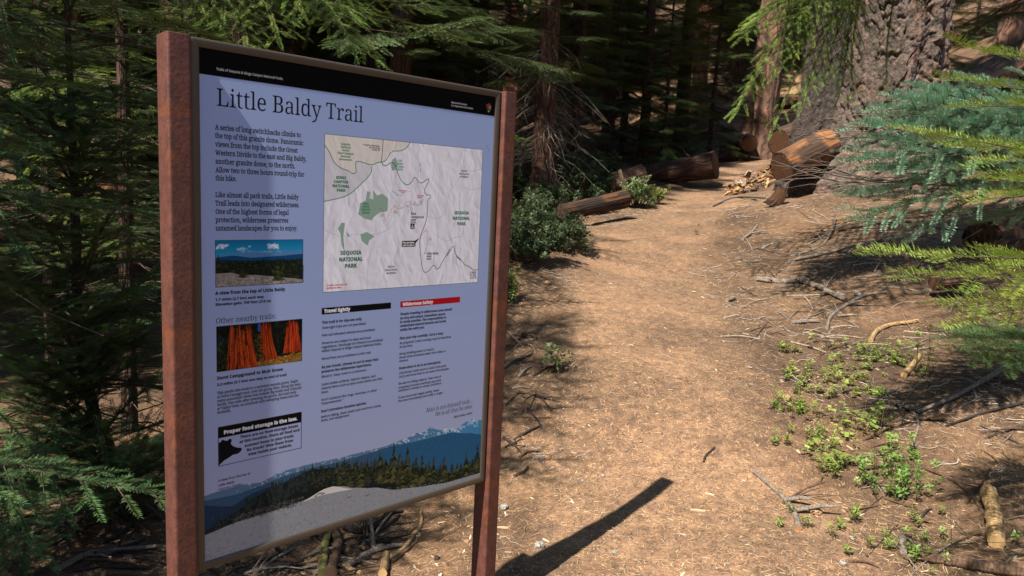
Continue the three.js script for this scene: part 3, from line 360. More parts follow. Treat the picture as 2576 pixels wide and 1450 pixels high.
// ------------------------------------------------------------------ builders for wood and foliage
function tube(pts, radii, sides = 6, caps = true, uvs = [1, 1]) {
  const P = [], Nn = [], T = [], I = [], n = pts.length; let prev = null, len = 0;
  for (let i = 0; i < n; i++) {
    const d = pts[Math.min(n - 1, i + 1)].clone().sub(pts[Math.max(0, i - 1)]).normalize();
    let s = prev ? prev.clone().addScaledVector(d, -prev.dot(d)) : (Math.abs(d.y) < 0.9 ? v3(0, 1, 0) : v3(1, 0, 0)).cross(d); if (s.lengthSq() < 1e-9) s = v3(1, 0, 0); s.normalize(); prev = s; const t = d.clone().cross(s);
    if (i) len += pts[i].distanceTo(pts[i - 1]);
    for (let k = 0; k <= sides; k++) { const a = k / sides * Math.PI * 2, c = Math.cos(a), q = Math.sin(a), r = typeof radii[i] === 'function' ? radii[i](a) : radii[i]; const nx = s.x * c + t.x * q, ny = s.y * c + t.y * q, nz = s.z * c + t.z * q; P.push(pts[i].x + nx * r, pts[i].y + ny * r, pts[i].z + nz * r); Nn.push(nx, ny, nz); T.push(k / sides * uvs[0], len * uvs[1]); }
  }
  const W1 = sides + 1; for (let i = 0; i < n - 1; i++) for (let k = 0; k < sides; k++) { const a = i * W1 + k, b = a + W1; I.push(a, a + 1, b, b, a + 1, b + 1); }
  if (caps) for (const [i, f] of [[0, -1], [n - 1, 1]]) { const d = pts[i].clone().sub(pts[i ? i - 1 : 1]).normalize(), c0 = P.length / 3; P.push(pts[i].x, pts[i].y, pts[i].z); Nn.push(d.x, d.y, d.z); T.push(0.5, 0.5); for (let k = 0; k < sides; k++) { const q = (i * W1 + k) * 3; P.push(P[q], P[q + 1], P[q + 2]); Nn.push(d.x, d.y, d.z); T.push(0.5, 0.5); } for (let k = 0; k < sides; k++) { const a = c0 + 1 + k, b = c0 + 1 + (k + 1) % sides; if (f > 0) I.push(c0, a, b); else I.push(c0, b, a); } }
  const g = new THREE.BufferGeometry(); g.setAttribute('position', new THREE.Float32BufferAttribute(P, 3)); g.setAttribute('normal', new THREE.Float32BufferAttribute(Nn, 3)); g.setAttribute('uv', new THREE.Float32BufferAttribute(T, 2)); g.setIndex(I); return g;
}
const bend = (pts, n = 8) => new THREE.CatmullRomCurve3(pts).getPoints(n * (pts.length - 1));
const taper = (n, r0, r1, R, j = 0) => Array.from({ length: n }, (_, i) => lerp(r0, r1, i / (n - 1)) * (1 + (R ? (R() - 0.5) * j : 0)));
function leafGeo(list) { // each: base, tip, side vector: a lozenge folded a little along its length
  const P = [], N = [], I = []; for (const [b, t, s, up] of list) { const m = b.clone().lerp(t, 0.5).add(up), o = P.length / 3, nn = s.clone().cross(t.clone().sub(b)).normalize(); for (const q of [b, m.clone().add(s), t, m.clone().sub(s)]) { P.push(q.x, q.y, q.z); N.push(nn.x, nn.y, nn.z); } I.push(o, o + 1, o + 2, o, o + 2, o + 3); }
  const g = new THREE.BufferGeometry(); g.setAttribute('position', new THREE.Float32BufferAttribute(P, 3)); g.setAttribute('normal', new THREE.Float32BufferAttribute(N, 3)); g.setAttribute('uv', new THREE.Float32BufferAttribute(new Float32Array(P.length / 3 * 2), 2)); g.setIndex(I); return g;
}
// a twig along +x, lying in the xz plane, thickly set with needles; ~0.1 m
function twigProto(seed, { len = 0.1, n = 62, needle = 0.022, width = 0.0011, up = 0.5, ang = 0.95 } = {}) {
  const R = rng(seed), L = []; for (let i = 0; i < n; i++) { const t = (i + R()) / n, side = i % 2 ? 1 : -1, el = (R() * 1.15 - 0.25) * up * 2, a = ang * (1 - 0.3 * t) * (0.85 + R() * 0.3), l = needle * (0.75 + 0.4 * R()) * (1 - 0.25 * t * t); const dir = v3(Math.cos(a), Math.sin(a) * Math.sin(el), side * Math.sin(a) * Math.cos(el)); const b = v3(len * t, 0, 0), q = b.clone().addScaledVector(dir, l); q.y += l * 0.12; L.push([b, q, dir.clone().cross(v3(0, 1, 0)).normalize().multiplyScalar(width), v3(0, l * 0.05, 0)]); }
  return leafGeo(L);
}
const TWIG = [1, 2, 3].map((s) => twigProto(s)), TWIGLONG = [4, 5].map((s) => twigProto(s, { len: 0.12, n: 54, needle: 0.029, width: 0.00145, up: 0.5, ang: 1.3 })), TWIGBUSHY = [6, 7].map((s) => twigProto(s, { len: 0.1, n: 80, needle: 0.024, width: 0.0017, up: 1.0, ang: 1.25 }));
// coarse spray for trees farther off: a flat fan of small twigs, ~0.6 m
function sprayProto(seed, size = 0.6, needle = 0.042, w = 0.0042, nt = 12, gap = 0.0085) {
  const R = rng(seed), L = [], tw = (o, d, l) => { const n = Math.round(l / gap); for (let i = 0; i < n; i++) { const t = (i + R()) / n, s = i % 2 ? 1 : -1, a = 0.9 - 0.35 * t, side = d.clone().cross(v3(0, 1, 0)).normalize(), q = d.clone().multiplyScalar(Math.cos(a)).addScaledVector(side, s * Math.sin(a)); q.y += (R() - 0.35) * 0.6; const b = o.clone().addScaledVector(d, l * t); L.push([b, b.clone().addScaledVector(q.normalize(), needle * (0.7 + 0.5 * R())), q.clone().cross(v3(0, 1, 0)).normalize().multiplyScalar(w), v3(0, 0.002, 0)]); } };
  tw(v3(0, 0, 0), v3(1, -0.12, 0).normalize(), size); for (let i = 0; i < nt; i++) { const t = 0.06 + 0.86 * i / nt, s = i % 2 ? 1 : -1, a = 0.95 - 0.2 * R(); tw(v3(size * t, -0.07 * t, 0), v3(Math.cos(a), -0.15 - 0.2 * R(), s * Math.sin(a)).normalize(), size * (0.52 * (1 - t) + 0.12) * (0.8 + 0.5 * R())); }
  return leafGeo(L);
}
const SPRAY = [21, 22].map((s) => sprayProto(s)), SPRAYFAR = [sprayProto(25, 0.9, 0.075, 0.0085, 8, 0.016)];
const orient = (p, dir, up, s) => { const x = dir.clone().normalize(), z = x.clone().cross(up).normalize(), y = z.clone().cross(x); return new THREE.Matrix4().makeBasis(x.multiplyScalar(s), y.multiplyScalar(s), z.multiplyScalar(s)).setPosition(p); };
// one flat layered bough: main axis, side twigs, needled twiglets. Adds wood tubes to B.wood, twig matrices to B.twigs
function bough(B, R, pts, { spread = 0.25, step = 0.05, r = 0.008, flat = v3(0, 1, 0), from = 0.1, dense = 1, sag = 0.15, fwd = 0.5, blunt = 0.75, sideP = 0.9, keep = () => true } = {}) {
  const c = new THREE.CatmullRomCurve3(pts), L = c.getLength(), n = Math.max(6, Math.round(L / 0.07)), ax = c.getSpacedPoints(n); const own = [tube(ax, taper(n + 1, r, r * 0.2), 5, false, [1, 3])];
  const put = (p, d, s) => { if (!keep(p)) return; const u = flat.clone().add(v3((R() - 0.5) * 0.5, 0, (R() - 0.5) * 0.5)); B.twigs.push(orient(p, d, u, s)); };
  const twigL = B.twigLen ?? 0.1, m = Math.round(L / step); let flip = R() < 0.5 ? 1 : -1;
  for (let i = Math.floor(m * from); i <= m; i++) {
    const t = i / m, p = c.getPointAt(t), d = c.getTangentAt(t), side = d.clone().cross(flat).normalize(); flip = -flip;
    if (t > 0.25 || R() < 0.4) put(p, d.clone().addScaledVector(flat, (R() - 0.3) * 0.3), 0.85 + 0.3 * R());
    const prof = Math.pow(1 - t, blunt) * Math.min(1, (t - from) * 5 + 0.35), l = spread * prof * (0.7 + 0.6 * R()) + 0.02; if (l < 0.035) continue;
    const sd = d.clone().multiplyScalar(fwd + 0.6 * R()).addScaledVector(side, flip).addScaledVector(flat, (R() - 0.5) * 0.5 * (B.wild ?? 0.6)).normalize(), end = p.clone().addScaledVector(sd, l); end.y -= l * sag * (0.4 + R()); end.addScaledVector(d, l * 0.18);
    const sp = [p, p.clone().lerp(end, 0.5).addScaledVector(flat, l * 0.03), end], sc = new THREE.CatmullRomCurve3(sp); own.push(tube(sc.getPoints(3), taper(4, r * 0.38, r * 0.14), 3, false, [1, 3]));
    const k = Math.max(1, Math.round(l / (twigL * 0.62) * dense)); let f2 = 1;
    for (let j = 0; j < k; j++) { const s = (j + 0.35) / k, q = sc.getPoint(s), e = sc.getTangent(s), q2 = e.clone().cross(flat).normalize(); f2 = -f2; put(q, e.clone().addScaledVector(flat, (R() - 0.4) * 0.25), 0.75 + 0.35 * R()); if (R() < sideP * dense) put(q, e.clone().multiplyScalar(0.7).addScaledVector(q2, f2 * 0.8), (0.55 + 0.45 * R()) * (1 - 0.3 * s)); }
  }
  B.wood.push(mergeGeometries(own));
}
const newB = (twigLen, wild) => ({ wood: [], twigs: [], twigLen, wild });
function finishFir(tree, B, protos, mat, woodMat, R, tint = [1, 1, 1], spread = 0.35, name = 'needles') {
  for (const g of B.wood) mesh('branch', g, woodMat, tree);
  const groups = protos.map(() => []), cols = protos.map(() => []);
  B.twigs.forEach((m) => { const k = Math.floor(R() * protos.length), c = 1 + (R() - 0.5) * spread, y = 1 + (R() - 0.5) * 0.25; groups[k].push(m); cols[k].push(new THREE.Color(tint[0] * c * y, tint[1] * c, tint[2] * c)); });
  protos.forEach((g, k) => { if (groups[k].length) stuff(name, g, mat, groups[k], tree, cols[k]); });
  return B.twigs.length;
}
// a tall conifer: straight tapering trunk with a flared foot, dead lower twigs, crown of drooping boughs. Built at the origin
function conifer(tree, R, { H = 24, r = 0.3, hb = 3, L0 = 2.6, whorl = 0.55, per = 5, bark = barkDark, needle = needleDark, protos = SPRAY, dead = 40, deadTo = 3, lean = 0, gap = 0.17, top = 1, tint = [1, 1, 1] }) {
  const n = 22, pts = [], rad = []; for (let i = 0; i <= n; i++) { const t = i / n, y = t * t * H; pts.push(v3(lean * y + 0.05 * Math.sin(y * 0.5), y - 0.3, 0.06 * Math.sin(y * 0.37 + 1))); rad.push(r * (1 - 0.93 * y / H) + r * 0.7 * Math.exp(-y / (r * 1.6))); }
  mesh('trunk', tube(pts, rad, 14, false, [1, 0.5]), bark, tree);
  const cen = (y) => v3(lean * y, y, 0);
  const D = []; for (let i = 0; i < dead; i++) { const y = 0.6 + R() * (deadTo - 0.6), a = R() * 6.283, l = (0.5 + 1.3 * R()) * Math.min(1, L0 / 2), p = cen(y), d = v3(Math.cos(a), -0.12 - 0.5 * R(), Math.sin(a)); const P = [p.clone().addScaledVector(v3(Math.cos(a), 0, Math.sin(a)), r * 0.8)]; for (let k = 1; k < 5; k++) P.push(P[0].clone().addScaledVector(d, l * k / 4).add(v3((R() - 0.5) * 0.12, (R() - 0.5) * 0.12 - 0.09 * k * k * 0.25, (R() - 0.5) * 0.12))); D.push(tube(P, [0.011, 0.009, 0.007, 0.005, 0.003], 4, false)); for (let k = 1; k < 4; k++) for (let j = 0; j < 2; j++) { const e = P[k].clone().add(v3((R() - 0.5) * 0.5, -R() * 0.35, (R() - 0.5) * 0.5)); D.push(tube([P[k], P[k].clone().lerp(e, 0.5).add(v3(0, -0.02, 0)), e], [0.004, 0.003, 0.002], 3, false)); } }
  if (D.length) mesh('dead_branch', mergeGeometries(D), stickMat.grey, tree).userData.kind = 'stuff';
  const mats = [], wood = [];
  for (let y = hb; y < H * top - 0.3; y += whorl * (0.7 + 0.6 * R()) * (0.6 + 0.4 * (1 - y / H))) for (let b = 0; b < per; b++) {
    const t = (y - hb) / (H - hb), L = (Math.pow(1 - t, 0.85) * L0 * (0.55 + 0.6 * R()) + 0.25) * Math.min(1, 0.55 + t * 5), a = R() * 6.283, dn = lerp(-0.32, 0.25, t) + (R() - 0.5) * 0.25, dir = v3(Math.cos(a), dn, Math.sin(a)), o = cen(y + (R() - 0.5) * 0.3), k = Math.max(2, Math.round(L / gap));
    wood.push(tube([o, o.clone().addScaledVector(dir, L * 0.5), o.clone().addScaledVector(dir, L).add(v3(0, L * 0.06, 0))], [0.018 + L * 0.006, 0.012, 0.004], 3, false));
    for (let i = 0; i < k; i++) { const s = (i + 0.6) / k; if (s < 0.18) continue; const p = o.clone().addScaledVector(dir, L * s); p.y += L * 0.06 * s * s; const f = i % 2 ? 1 : -1, ya = f * (0.75 - 0.55 * s) * (0.7 + 0.6 * R()); const d = v3(Math.cos(a + ya), dn * 0.6 - 0.18 * R(), Math.sin(a + ya)); mats.push(orient(p, d, v3((R() - 0.5) * 0.5, 1, (R() - 0.5) * 0.5), (0.75 + 0.5 * R()) * (1 - 0.25 * s))); if (s > 0.8) mats.push(orient(p, v3(Math.cos(a), dn * 0.5, Math.sin(a)), v3(0, 1, 0), 0.7 + 0.4 * R())); }
  }
  if (wood.length) mesh('limb', mergeGeometries(wood), bark, tree).userData.kind = 'stuff';
  const gs = protos.map(() => []), cs = protos.map(() => []); mats.forEach((m) => { const k = Math.floor(R() * protos.length), c = 0.75 + 0.5 * R(); gs[k].push(m); cs[k].push(new THREE.Color(c * tint[0] * (0.9 + 0.25 * R()), c * tint[1], c * tint[2])); }); protos.forEach((g, k) => gs[k].length && stuff('crown', g, needle, gs[k], tree, cs[k]));
  return mats.length;
}
// ------------------------------------------------------------------ the forest behind: tall conifers, each a thing
{
  const kinds = [
    { H: 26, r: 0.32, hb: 2.0, L0: 2.8, per: 6, dead: 46, deadTo: 3.4 }, { H: 20, r: 0.17, hb: 0.9, L0: 2.1, per: 6, dead: 30, deadTo: 2.4 }, { H: 30, r: 0.42, hb: 3.6, L0: 3.2, per: 6, dead: 40, deadTo: 5, bark: barkRed }, { H: 13, r: 0.11, hb: 0.35, L0: 1.8, per: 6, dead: 10, deadTo: 1.5, whorl: 0.42, tint: [1.25, 1.2, 1.0] }, { H: 26, r: 0.32, hb: 3.4, L0: 1.9, dead: 110, deadTo: 4.2, per: 5, top: 0.48 }, { H: 28, r: 0.42, hb: 6, L0: 2.6, dead: 20, deadTo: 6, bark: barkMat }, { H: 26, r: 0.3, hb: 4.5, L0: 1.9, per: 3, whorl: 1.0, dead: 30, deadTo: 4.5 },
  ].map((k, i) => { const R = rng(100 + i), t = new THREE.Group(); conifer(t, R, k); return t; });
  const place = (kind, x, z, s, label, group, name = 'conifer') => { const t = kinds[kind].clone(); t.name = numbered(name); tag(t, label, 'tree', group); t.position.copy(drop(x, z, -0.05)); t.rotation.y = (x * 13.7 + z * 5.1) % 6.28; t.scale.setScalar(s); scene.add(shade(t)); return t; };
  const atPx = (px, d) => { const p = at(px, 500, d); return [p.x, p.z]; };
  // those whose trunks the photograph shows, from the sign to the right
  const shown = [
    [4, 1362, 11.6, 0.62, 'dark brown trunk hung with pale dead twigs, just right of the sign'],
    [1, 1198, 17, 0.85, 'thin dark straight trunk rising behind the top right corner of the sign'], [1, 1443, 14.5, 0.55, 'slender black trunk left of the long fallen log, among dark boughs'], [6, 1523, 19, 0.6, 'slim dark trunk left of the paired thin trunks in the shade'],
    [3, 1563, 21, 1.1, 'narrow dark young conifer between the slim trunks in the shade'], [1, 1604, 17.5, 0.8, 'slim black trunk standing behind the long fallen log'], [6, 1703, 20, 0.7, 'broad dark trunk rising left of the reddish trunk behind the log'], [2, 1736, 27, 0.7, 'reddish straight trunk lit in patches, deep in the wood'],
    [3, 1660, 16.2, 0.45, 'small dark conifer whose thin stem stands behind the log end'], [3, 1778, 18.2, 0.6, 'leafy dark conifer left of the grey trunk at the bend of the trail'], [2, 1480, 30, 0.8, 'distant thick trunk half hidden behind the dark boughs'], [2, 1275, 26, 0.8, 'thick trunk deep in the shade directly above the right post'],
    [0, 1090, 15, 0.8, 'dense conifer behind the middle of the sign'], [0, 930, 12.5, 0.75, 'conifer whose dark boughs stand above the left half of the sign'], [2, 760, 18, 0.8, 'thick pale trunk far behind the lit bough over the sign'],
    [5, 2484, 21, 0.75, 'grey trunk lit by the sun at the upper right'], [0, 2560, 15, 0.8, 'black shaded trunk at the right edge of the photograph'], [5, 2330, 32, 0.8, 'pale trunk glimpsed between the giant trunk and the grey one'], [0, 1830, 30, 0.8, 'dark trunk far behind the grey trunk at the trail bend'],
    [2, 205, 11, 0.45, 'dark red trunk showing through the boughs at far left'], [2, 70, 15, 0.6, 'greyish trunk showing between the boughs near the left edge'],
    [3, 2405, 24, 0.5, 'small sunlit green conifer behind the giant trunk at its right side'], [3, 2330, 19, 0.4, 'little bright conifer just right of the giant trunk'], [3, 1975, 30, 0.8, 'dark young conifer beyond the far trail, between the two grey trunks'],
  ];
  for (const [k, px, d, s, label] of shown) { const [x, z] = atPx(px, d); place(k, x, z, s, label); }
  // the rest of the dark wood: nothing in the photograph tells these apart
  const R = rng(77), spots = []; const tooNear = (x, z, m) => spots.some(([a, b]) => (a - x) ** 2 + (b - z) ** 2 < m * m);
  for (let i = 0; i < 900 && spots.length < 46; i++) {
    const x = -28 + R() * 62, z = -9 - R() * 44, p = x * 0.68 - -z * 0.733; if (p > -9.5 || (x > 3 && -z < 24 && x < 14) || Math.abs(x - trailAt(z)[0]) < 2.2 || tooNear(x, z, 2.5)) continue; if (-z / Math.max(0.3, Math.abs(x)) < 0.8) continue; spots.push([x, z]);
  }
  for (const [x, z] of spots) place(Math.floor(R() * 4), x, z, 0.75 + 0.4 * R(), 'dark conifer standing back in the shaded forest behind the sign and trail', 'conifers of the dark forest behind');
  // trees beyond the left edge, whose shade falls across the wood
  for (const [k, x, z, s] of [[0, -7.8, -5.8, 0.9], [2, -10, -6, 0.9], [0, -12, -9.5, 1], [2, -13, -4, 0.9], [0, -16, -8, 1], [0, -7.5, -7, 0.9]]) place(k, x, z, s, 'tall dense conifer left of the thicket, shading the wood', 'tall conifers beyond the left edge');
}
// ------------------------------------------------------------------ near firs: layered boughs of real needles
const upv = v3(0, 1, 0);
const B4 = (B, R, tip, root, o = {}) => { // a bough between two places, arched a little, tip turned up
  const a = root, b = tip, m1 = a.clone().lerp(b, 0.35), m2 = a.clone().lerp(b, 0.72), L = a.distanceTo(b); m1.y += L * (o.arch ?? 0.05); m2.y += L * (o.arch ?? 0.05) * 0.6; m1.add(v3((R() - 0.5) * 0.06 * L, 0, (R() - 0.5) * 0.06 * L)); m2.add(v3((R() - 0.5) * 0.06 * L, 0, (R() - 0.5) * 0.06 * L)); bough(B, R, [a, m1, m2, b], o);
};
// right edge: yellow-green fir whose long boughs reach into the picture
{
  const R = rng(301), t = thing('fir_tree', 'near yellow-green fir reaching in from the right edge with long bright needles', 'fir tree'), B = newB(0.12);
  const base = drop(at(2900, 900, 2.25).x, at(2900, 900, 2.25).z), w = (p) => p.clone().sub(base); t.position.copy(base);
  for (const [tx, ty, tz, rx, ry, rz, s, fl] of [[2250, 642, 1.95, 2860, 730, 2.2, 0.2, 0.25], [2320, 700, 1.9, 2860, 760, 2.1, 0.17, 0.4], [2400, 766, 1.85, 2860, 790, 2.1, 0.16, 0.3], [2430, 690, 2.0, 2880, 700, 2.2, 0.16, 0.3], [2327, 336, 2.1, 2880, 500, 2.3, 0.17, 0.5], [2395, 365, 2.15, 2880, 470, 2.3, 0.12, 0.4], [2413, 205, 2.2, 2880, 330, 2.4, 0.15, 0.5], [2448, 122, 2.2, 2880, 260, 2.4, 0.14, 0.5],
    [2504, 409, 2.05, 2880, 430, 2.3, 0.11, 0.3], [2512, 447, 2.05, 2880, 480, 2.3, 0.1, 0.3], [2500, 500, 2.0, 2880, 540, 2.3, 0.1, 0.3], [2470, 268, 2.25, 2880, 330, 2.4, 0.12, 0.4], [2450, 800, 1.9, 2880, 800, 2.1, 0.12, 0.3]]) B4(B, R, w(at(tx, ty, tz)), w(at(rx, ry, rz)), { spread: s * 1.3, flat: v3(0, 1, fl * 0.6).normalize(), step: 0.085, r: 0.005, from: 0.02, sag: 0.12, fwd: 0.9, dense: 0.62, blunt: 0.5, sideP: 0.35 });
  for (let i = 0; i < 18; i++) { const y = 2.5 + i * 0.13, a = -0.9 + R() * 1.6, L = Math.max(0.3, 1.35 - y * 0.16), o = v3(0, y, 0), d = v3(Math.cos(a), -0.05, Math.sin(a)); bough(B, R, [o, o.clone().addScaledVector(d, L * 0.5).add(v3(0, 0.05, 0)), o.clone().addScaledVector(d, L)], { spread: 0.3, step: 0.07, dense: 0.7 }); }
  mesh('trunk', tube(bend([v3(0, -0.2, 0), v3(0.02, 1.5, 0.02), v3(0, 3.2, 0), v3(0, 5.2, 0)], 6), taper(19, 0.06, 0.012), 10, false, [1, 1]), barkMat, t);
  finishFir(t, B, TWIGLONG, needleYellow, twigMat, R, [1, 1, 1], 0.5); shade(t);
}
// right, behind it: blue-green fir
{
  const R = rng(302), t = thing('fir_tree', 'blue-green fir with dense short needles behind the yellow-green boughs at right', 'fir tree'), B = newB(0.085, 1.6);
  const q = at(2760, 700, 3.7), base = drop(q.x, q.z), w = (p) => p.clone().sub(base); t.position.copy(base);
  for (const [tx, ty, tz, rx, ry, rz, s] of [[2330, 222, 3.3, 2740, 380, 3.7, 0.24], [2290, 250, 3.2, 2700, 380, 3.6, 0.28], [2228, 268, 3.2, 2720, 400, 3.6, 0.26], [2195, 312, 3.1, 2740, 400, 3.6, 0.28], [2210, 352, 3.1, 2740, 430, 3.6, 0.24], [2176, 402, 3.0, 2740, 440, 3.6, 0.26], [2230, 430, 3.1, 2740, 470, 3.6, 0.24], [2157, 494, 3.1, 2740, 440, 3.6, 0.2], [2174, 551, 3.1, 2600, 480, 3.4, 0.17], [2300, 600, 3.2, 2600, 440, 3.5, 0.14], [2380, 290, 3.5, 2760, 360, 3.8, 0.3], [2440, 330, 3.5, 2760, 420, 3.8, 0.3], [2390, 470, 3.4, 2760, 470, 3.7, 0.26], [2480, 560, 3.5, 2780, 520, 3.7, 0.2], [2470, 210, 3.9, 2780, 300, 3.9, 0.3]])
    B4(B, R, w(at(tx, ty, tz)), w(at(rx, ry, rz)), { spread: s * 1.5, flat: v3(0, 1, 0.1).normalize(), step: 0.058, r: 0.006, from: 0.0, sag: 0.03, dense: 0.8, fwd: 0.95, blunt: 0.45, sideP: 0.6 });
  for (let i = 0; i < 34; i++) { const y = 1.2 + i * 0.15, a = R() * 6.28, L = Math.max(0.3, 1.5 - y * 0.18), o = v3(0, y, 0), d = v3(Math.cos(a), -0.08, Math.sin(a)); if (d.x < -0.5 && y < 2.4) continue; bough(B, R, [o, o.clone().addScaledVector(d, L * 0.5).add(v3(0, 0.05, 0)), o.clone().addScaledVector(d, L)], { spread: 0.34, step: 0.07, dense: 0.6 }); }
  mesh('trunk', tube(bend([v3(0, -0.2, 0), v3(0.02, 2, 0.02), v3(0, 4, 0), v3(0, 6.6, 0)], 6), taper(19, 0.08, 0.012), 10, false, [1, 1]), barkMat, t);
  // bare grey twigs sweeping left below the needles
  const D = []; for (const [a, b, c, r] of [[[2055, 330], [2200, 320], [2420, 380], 0.004], [[2050, 350], [2180, 345], [2400, 380], 0.004], [[2080, 300], [2200, 290], [2400, 360], 0.003], [[2000, 360], [2160, 330], [2380, 380], 0.003], [[2040, 425], [2140, 448], [2440, 470], 0.006], [[2060, 400], [2110, 430], [2200, 452], 0.004], [[1960, 410], [2100, 455], [2420, 450], 0.005], [[2090, 470], [2200, 460], [2400, 440], 0.004]]) { const P = [w(at(...a, 3.0)), w(at(...b, 3.15)), w(at(...c, 3.4))], ps = bend(P, 8); D.push(tube(ps, taper(ps.length, r * 0.35, r), 4, false)); for (let k = 2; k < ps.length - 2; k += 2) { const e = ps[k].clone().add(v3(-0.1 - 0.16 * R(), (R() - 0.5) * 0.14, (R() - 0.3) * 0.1)); D.push(tube([ps[k], ps[k].clone().lerp(e, 0.6).add(v3(0, 0.012, 0)), e], [r * 0.4, r * 0.3, r * 0.15], 3, false)); } }
  for (let i = 0; i < 24; i++) { const x = 2200 + 430 * R(), y = 380 + 230 * R(), p = w(at(x, y, 3.4 + 0.4 * R())), e = p.clone().add(v3(-0.15 - 0.3 * R(), -0.16 * R(), (R() - 0.5) * 0.2)); D.push(tube([p, p.clone().lerp(e, 0.5).add(v3(0, -0.03, 0.02)), e], [0.003, 0.002, 0.001], 3, false)); }
  mesh('dead_branch', mergeGeometries(D), stickMat.grey, t).userData.kind = 'stuff';
  finishFir(t, B, TWIGBUSHY, needleBlue, twigMat, R, [1, 1, 1], 0.35); shade(t);
}
// overhead, in front of the giant trunk: hanging boughs of a taller fir that stands to the right
{
  const R = rng(303), t = thing('fir_tree', 'tall fir whose bright drooping boughs hang in front of the giant trunk', 'fir tree'), B = newB(0.1);
  const q = at(2690, 300, 6.3), base = drop(q.x, q.z), w = (p) => p.clone().sub(base); t.position.copy(base);
  const hub = [2190, -60, 5.6];
  for (const [tx, ty, tz, s, ar, dn] of [[1858, 84, 5.0, 0.42, 0.1, 1], [1900, 60, 5.2, 0.4, 0.12, 1], [1862, 100, 5.0, 0.3, 0.1, 1], [1850, 285, 5.1, 0.3, 0.2, 0.8], [1885, 215, 5.1, 0.34, 0.16, 0.8], [1945, 324, 5.3, 0.28, 0.12, 0.6], [2016, 268, 5.2, 0.3, 0.1, 0.6], [2050, 200, 5.3, 0.34, 0.08, 0.6], [2000, 150, 5.3, 0.4, 0.12, 0.8], [1960, 120, 5.2, 0.4, 0.14, 1], [2148, 244, 5.4, 0.22, 0.06, 0.45], [2110, 215, 5.4, 0.26, 0.06, 0.5], [2230, 215, 5.6, 0.14, 0.05, 0.3], [2080, 40, 5.2, 0.4, 0.08, 0.9], [2000, 10, 5.3, 0.42, 0.1, 1], [2170, 20, 5.1, 0.26, 0.02, 0.7], [1950, 190, 5.2, 0.34, 0.12, 0.7], [2350, 40, 5.8, 0.16, 0.05, 0.3]])
    B4(B, R, w(at(tx, ty, tz)), w(at(hub[0] + (R() - 0.5) * 60 + (tx > 2160 ? 60 : 0), hub[1] + (R() - 0.5) * 40, hub[2])), { spread: s * 1.1, arch: ar, flat: v3(0, 1, 0.5).normalize(), step: 0.06, r: 0.008, from: 0.16, sag: 0.45, dense: dn * 0.75 });
  for (const [tx, ty, tz] of [[1950, -120, 4.8], [2050, -260, 4.6], [2150, -150, 4.4], [2250, -320, 4.5], [2000, -420, 5.0], [2180, -500, 4.8], [2320, -180, 4.6], [2380, -420, 4.7], [2100, -60, 4.9], [2230, -60, 5.1], [2330, -90, 5.3], [2420, -60, 5.4], [2200, -130, 5.3], [2300, -220, 5.2], [2450, -200, 5.3], [2380, -300, 5.5], [2150, -230, 5.0], [2500, -100, 5.0], [2270, -150, 4.9], [2520, -300, 5.2]]) B4(B, R, w(at(tx, ty, tz)), v3(0, w(at(tx, ty, tz)).y + 0.5, 0), { spread: 0.55, step: 0.055, r: 0.014, from: 0.12, sag: 0.4 });
  // wide boughs higher up, out of the picture, that shade the bank
  for (const [gx, gy, dy] of [[2120, 590, 2.9], [2060, 640, 3.1], [2200, 640, 2.9], [2300, 600, 2.8], [2400, 640, 3.0], [2500, 600, 3.2], [2320, 690, 3.1], [2450, 700, 3.0], [2210, 715, 3.2], [2550, 670, 2.8], [2130, 690, 3.3], [2350, 560, 2.6], [2480, 760, 3.2], [2250, 560, 2.6]]) { const p = onGround(gx, gy), c = w(p.clone().addScaledVector(SUNWAY, -dy / -SUNWAY.y)), o = v3(0, c.y + 0.35, 0), d = c.clone().sub(o).normalize(); B4(B, R, c.clone().addScaledVector(d, 0.9), o, { spread: 0.65, step: 0.055, r: 0.014, from: 0.25, sag: 0.3, blunt: 0.4, dense: 1.2 }); }
  const hb = w(at(...hub)); B.wood.push(tube(bend([v3(0, 5.4, 0), hb.clone().lerp(v3(0, 5.4, 0), 0.4).add(v3(0, 0.3, 0)), hb], 6), taper(13, 0.04, 0.018), 6, false));
  for (let i = 0; i < 60; i++) { const y = 4.2 + i * 0.13, a = R() * 6.28, L = Math.max(0.4, 2.0 - (y - 4) * 0.16), o = v3(0, y, 0), d = v3(Math.cos(a), -0.12, Math.sin(a)); bough(B, R, [o, o.clone().addScaledVector(d, L * 0.5).add(v3(0, 0.08, 0)), o.clone().addScaledVector(d, L)], { spread: 0.4, step: 0.12, dense: 0.45 }); }
  mesh('trunk', tube(bend([v3(0, -0.3, 0), v3(0.02, 3, 0.02), v3(0, 7, 0), v3(0, 13, 0)], 6), taper(19, 0.15, 0.02), 12, false, [1, 1]), barkMat, t);
  finishFir(t, B, TWIG, needleGreen, twigMat, R, [2.3, 1.75, 0.85], 0.6); shade(t);
}
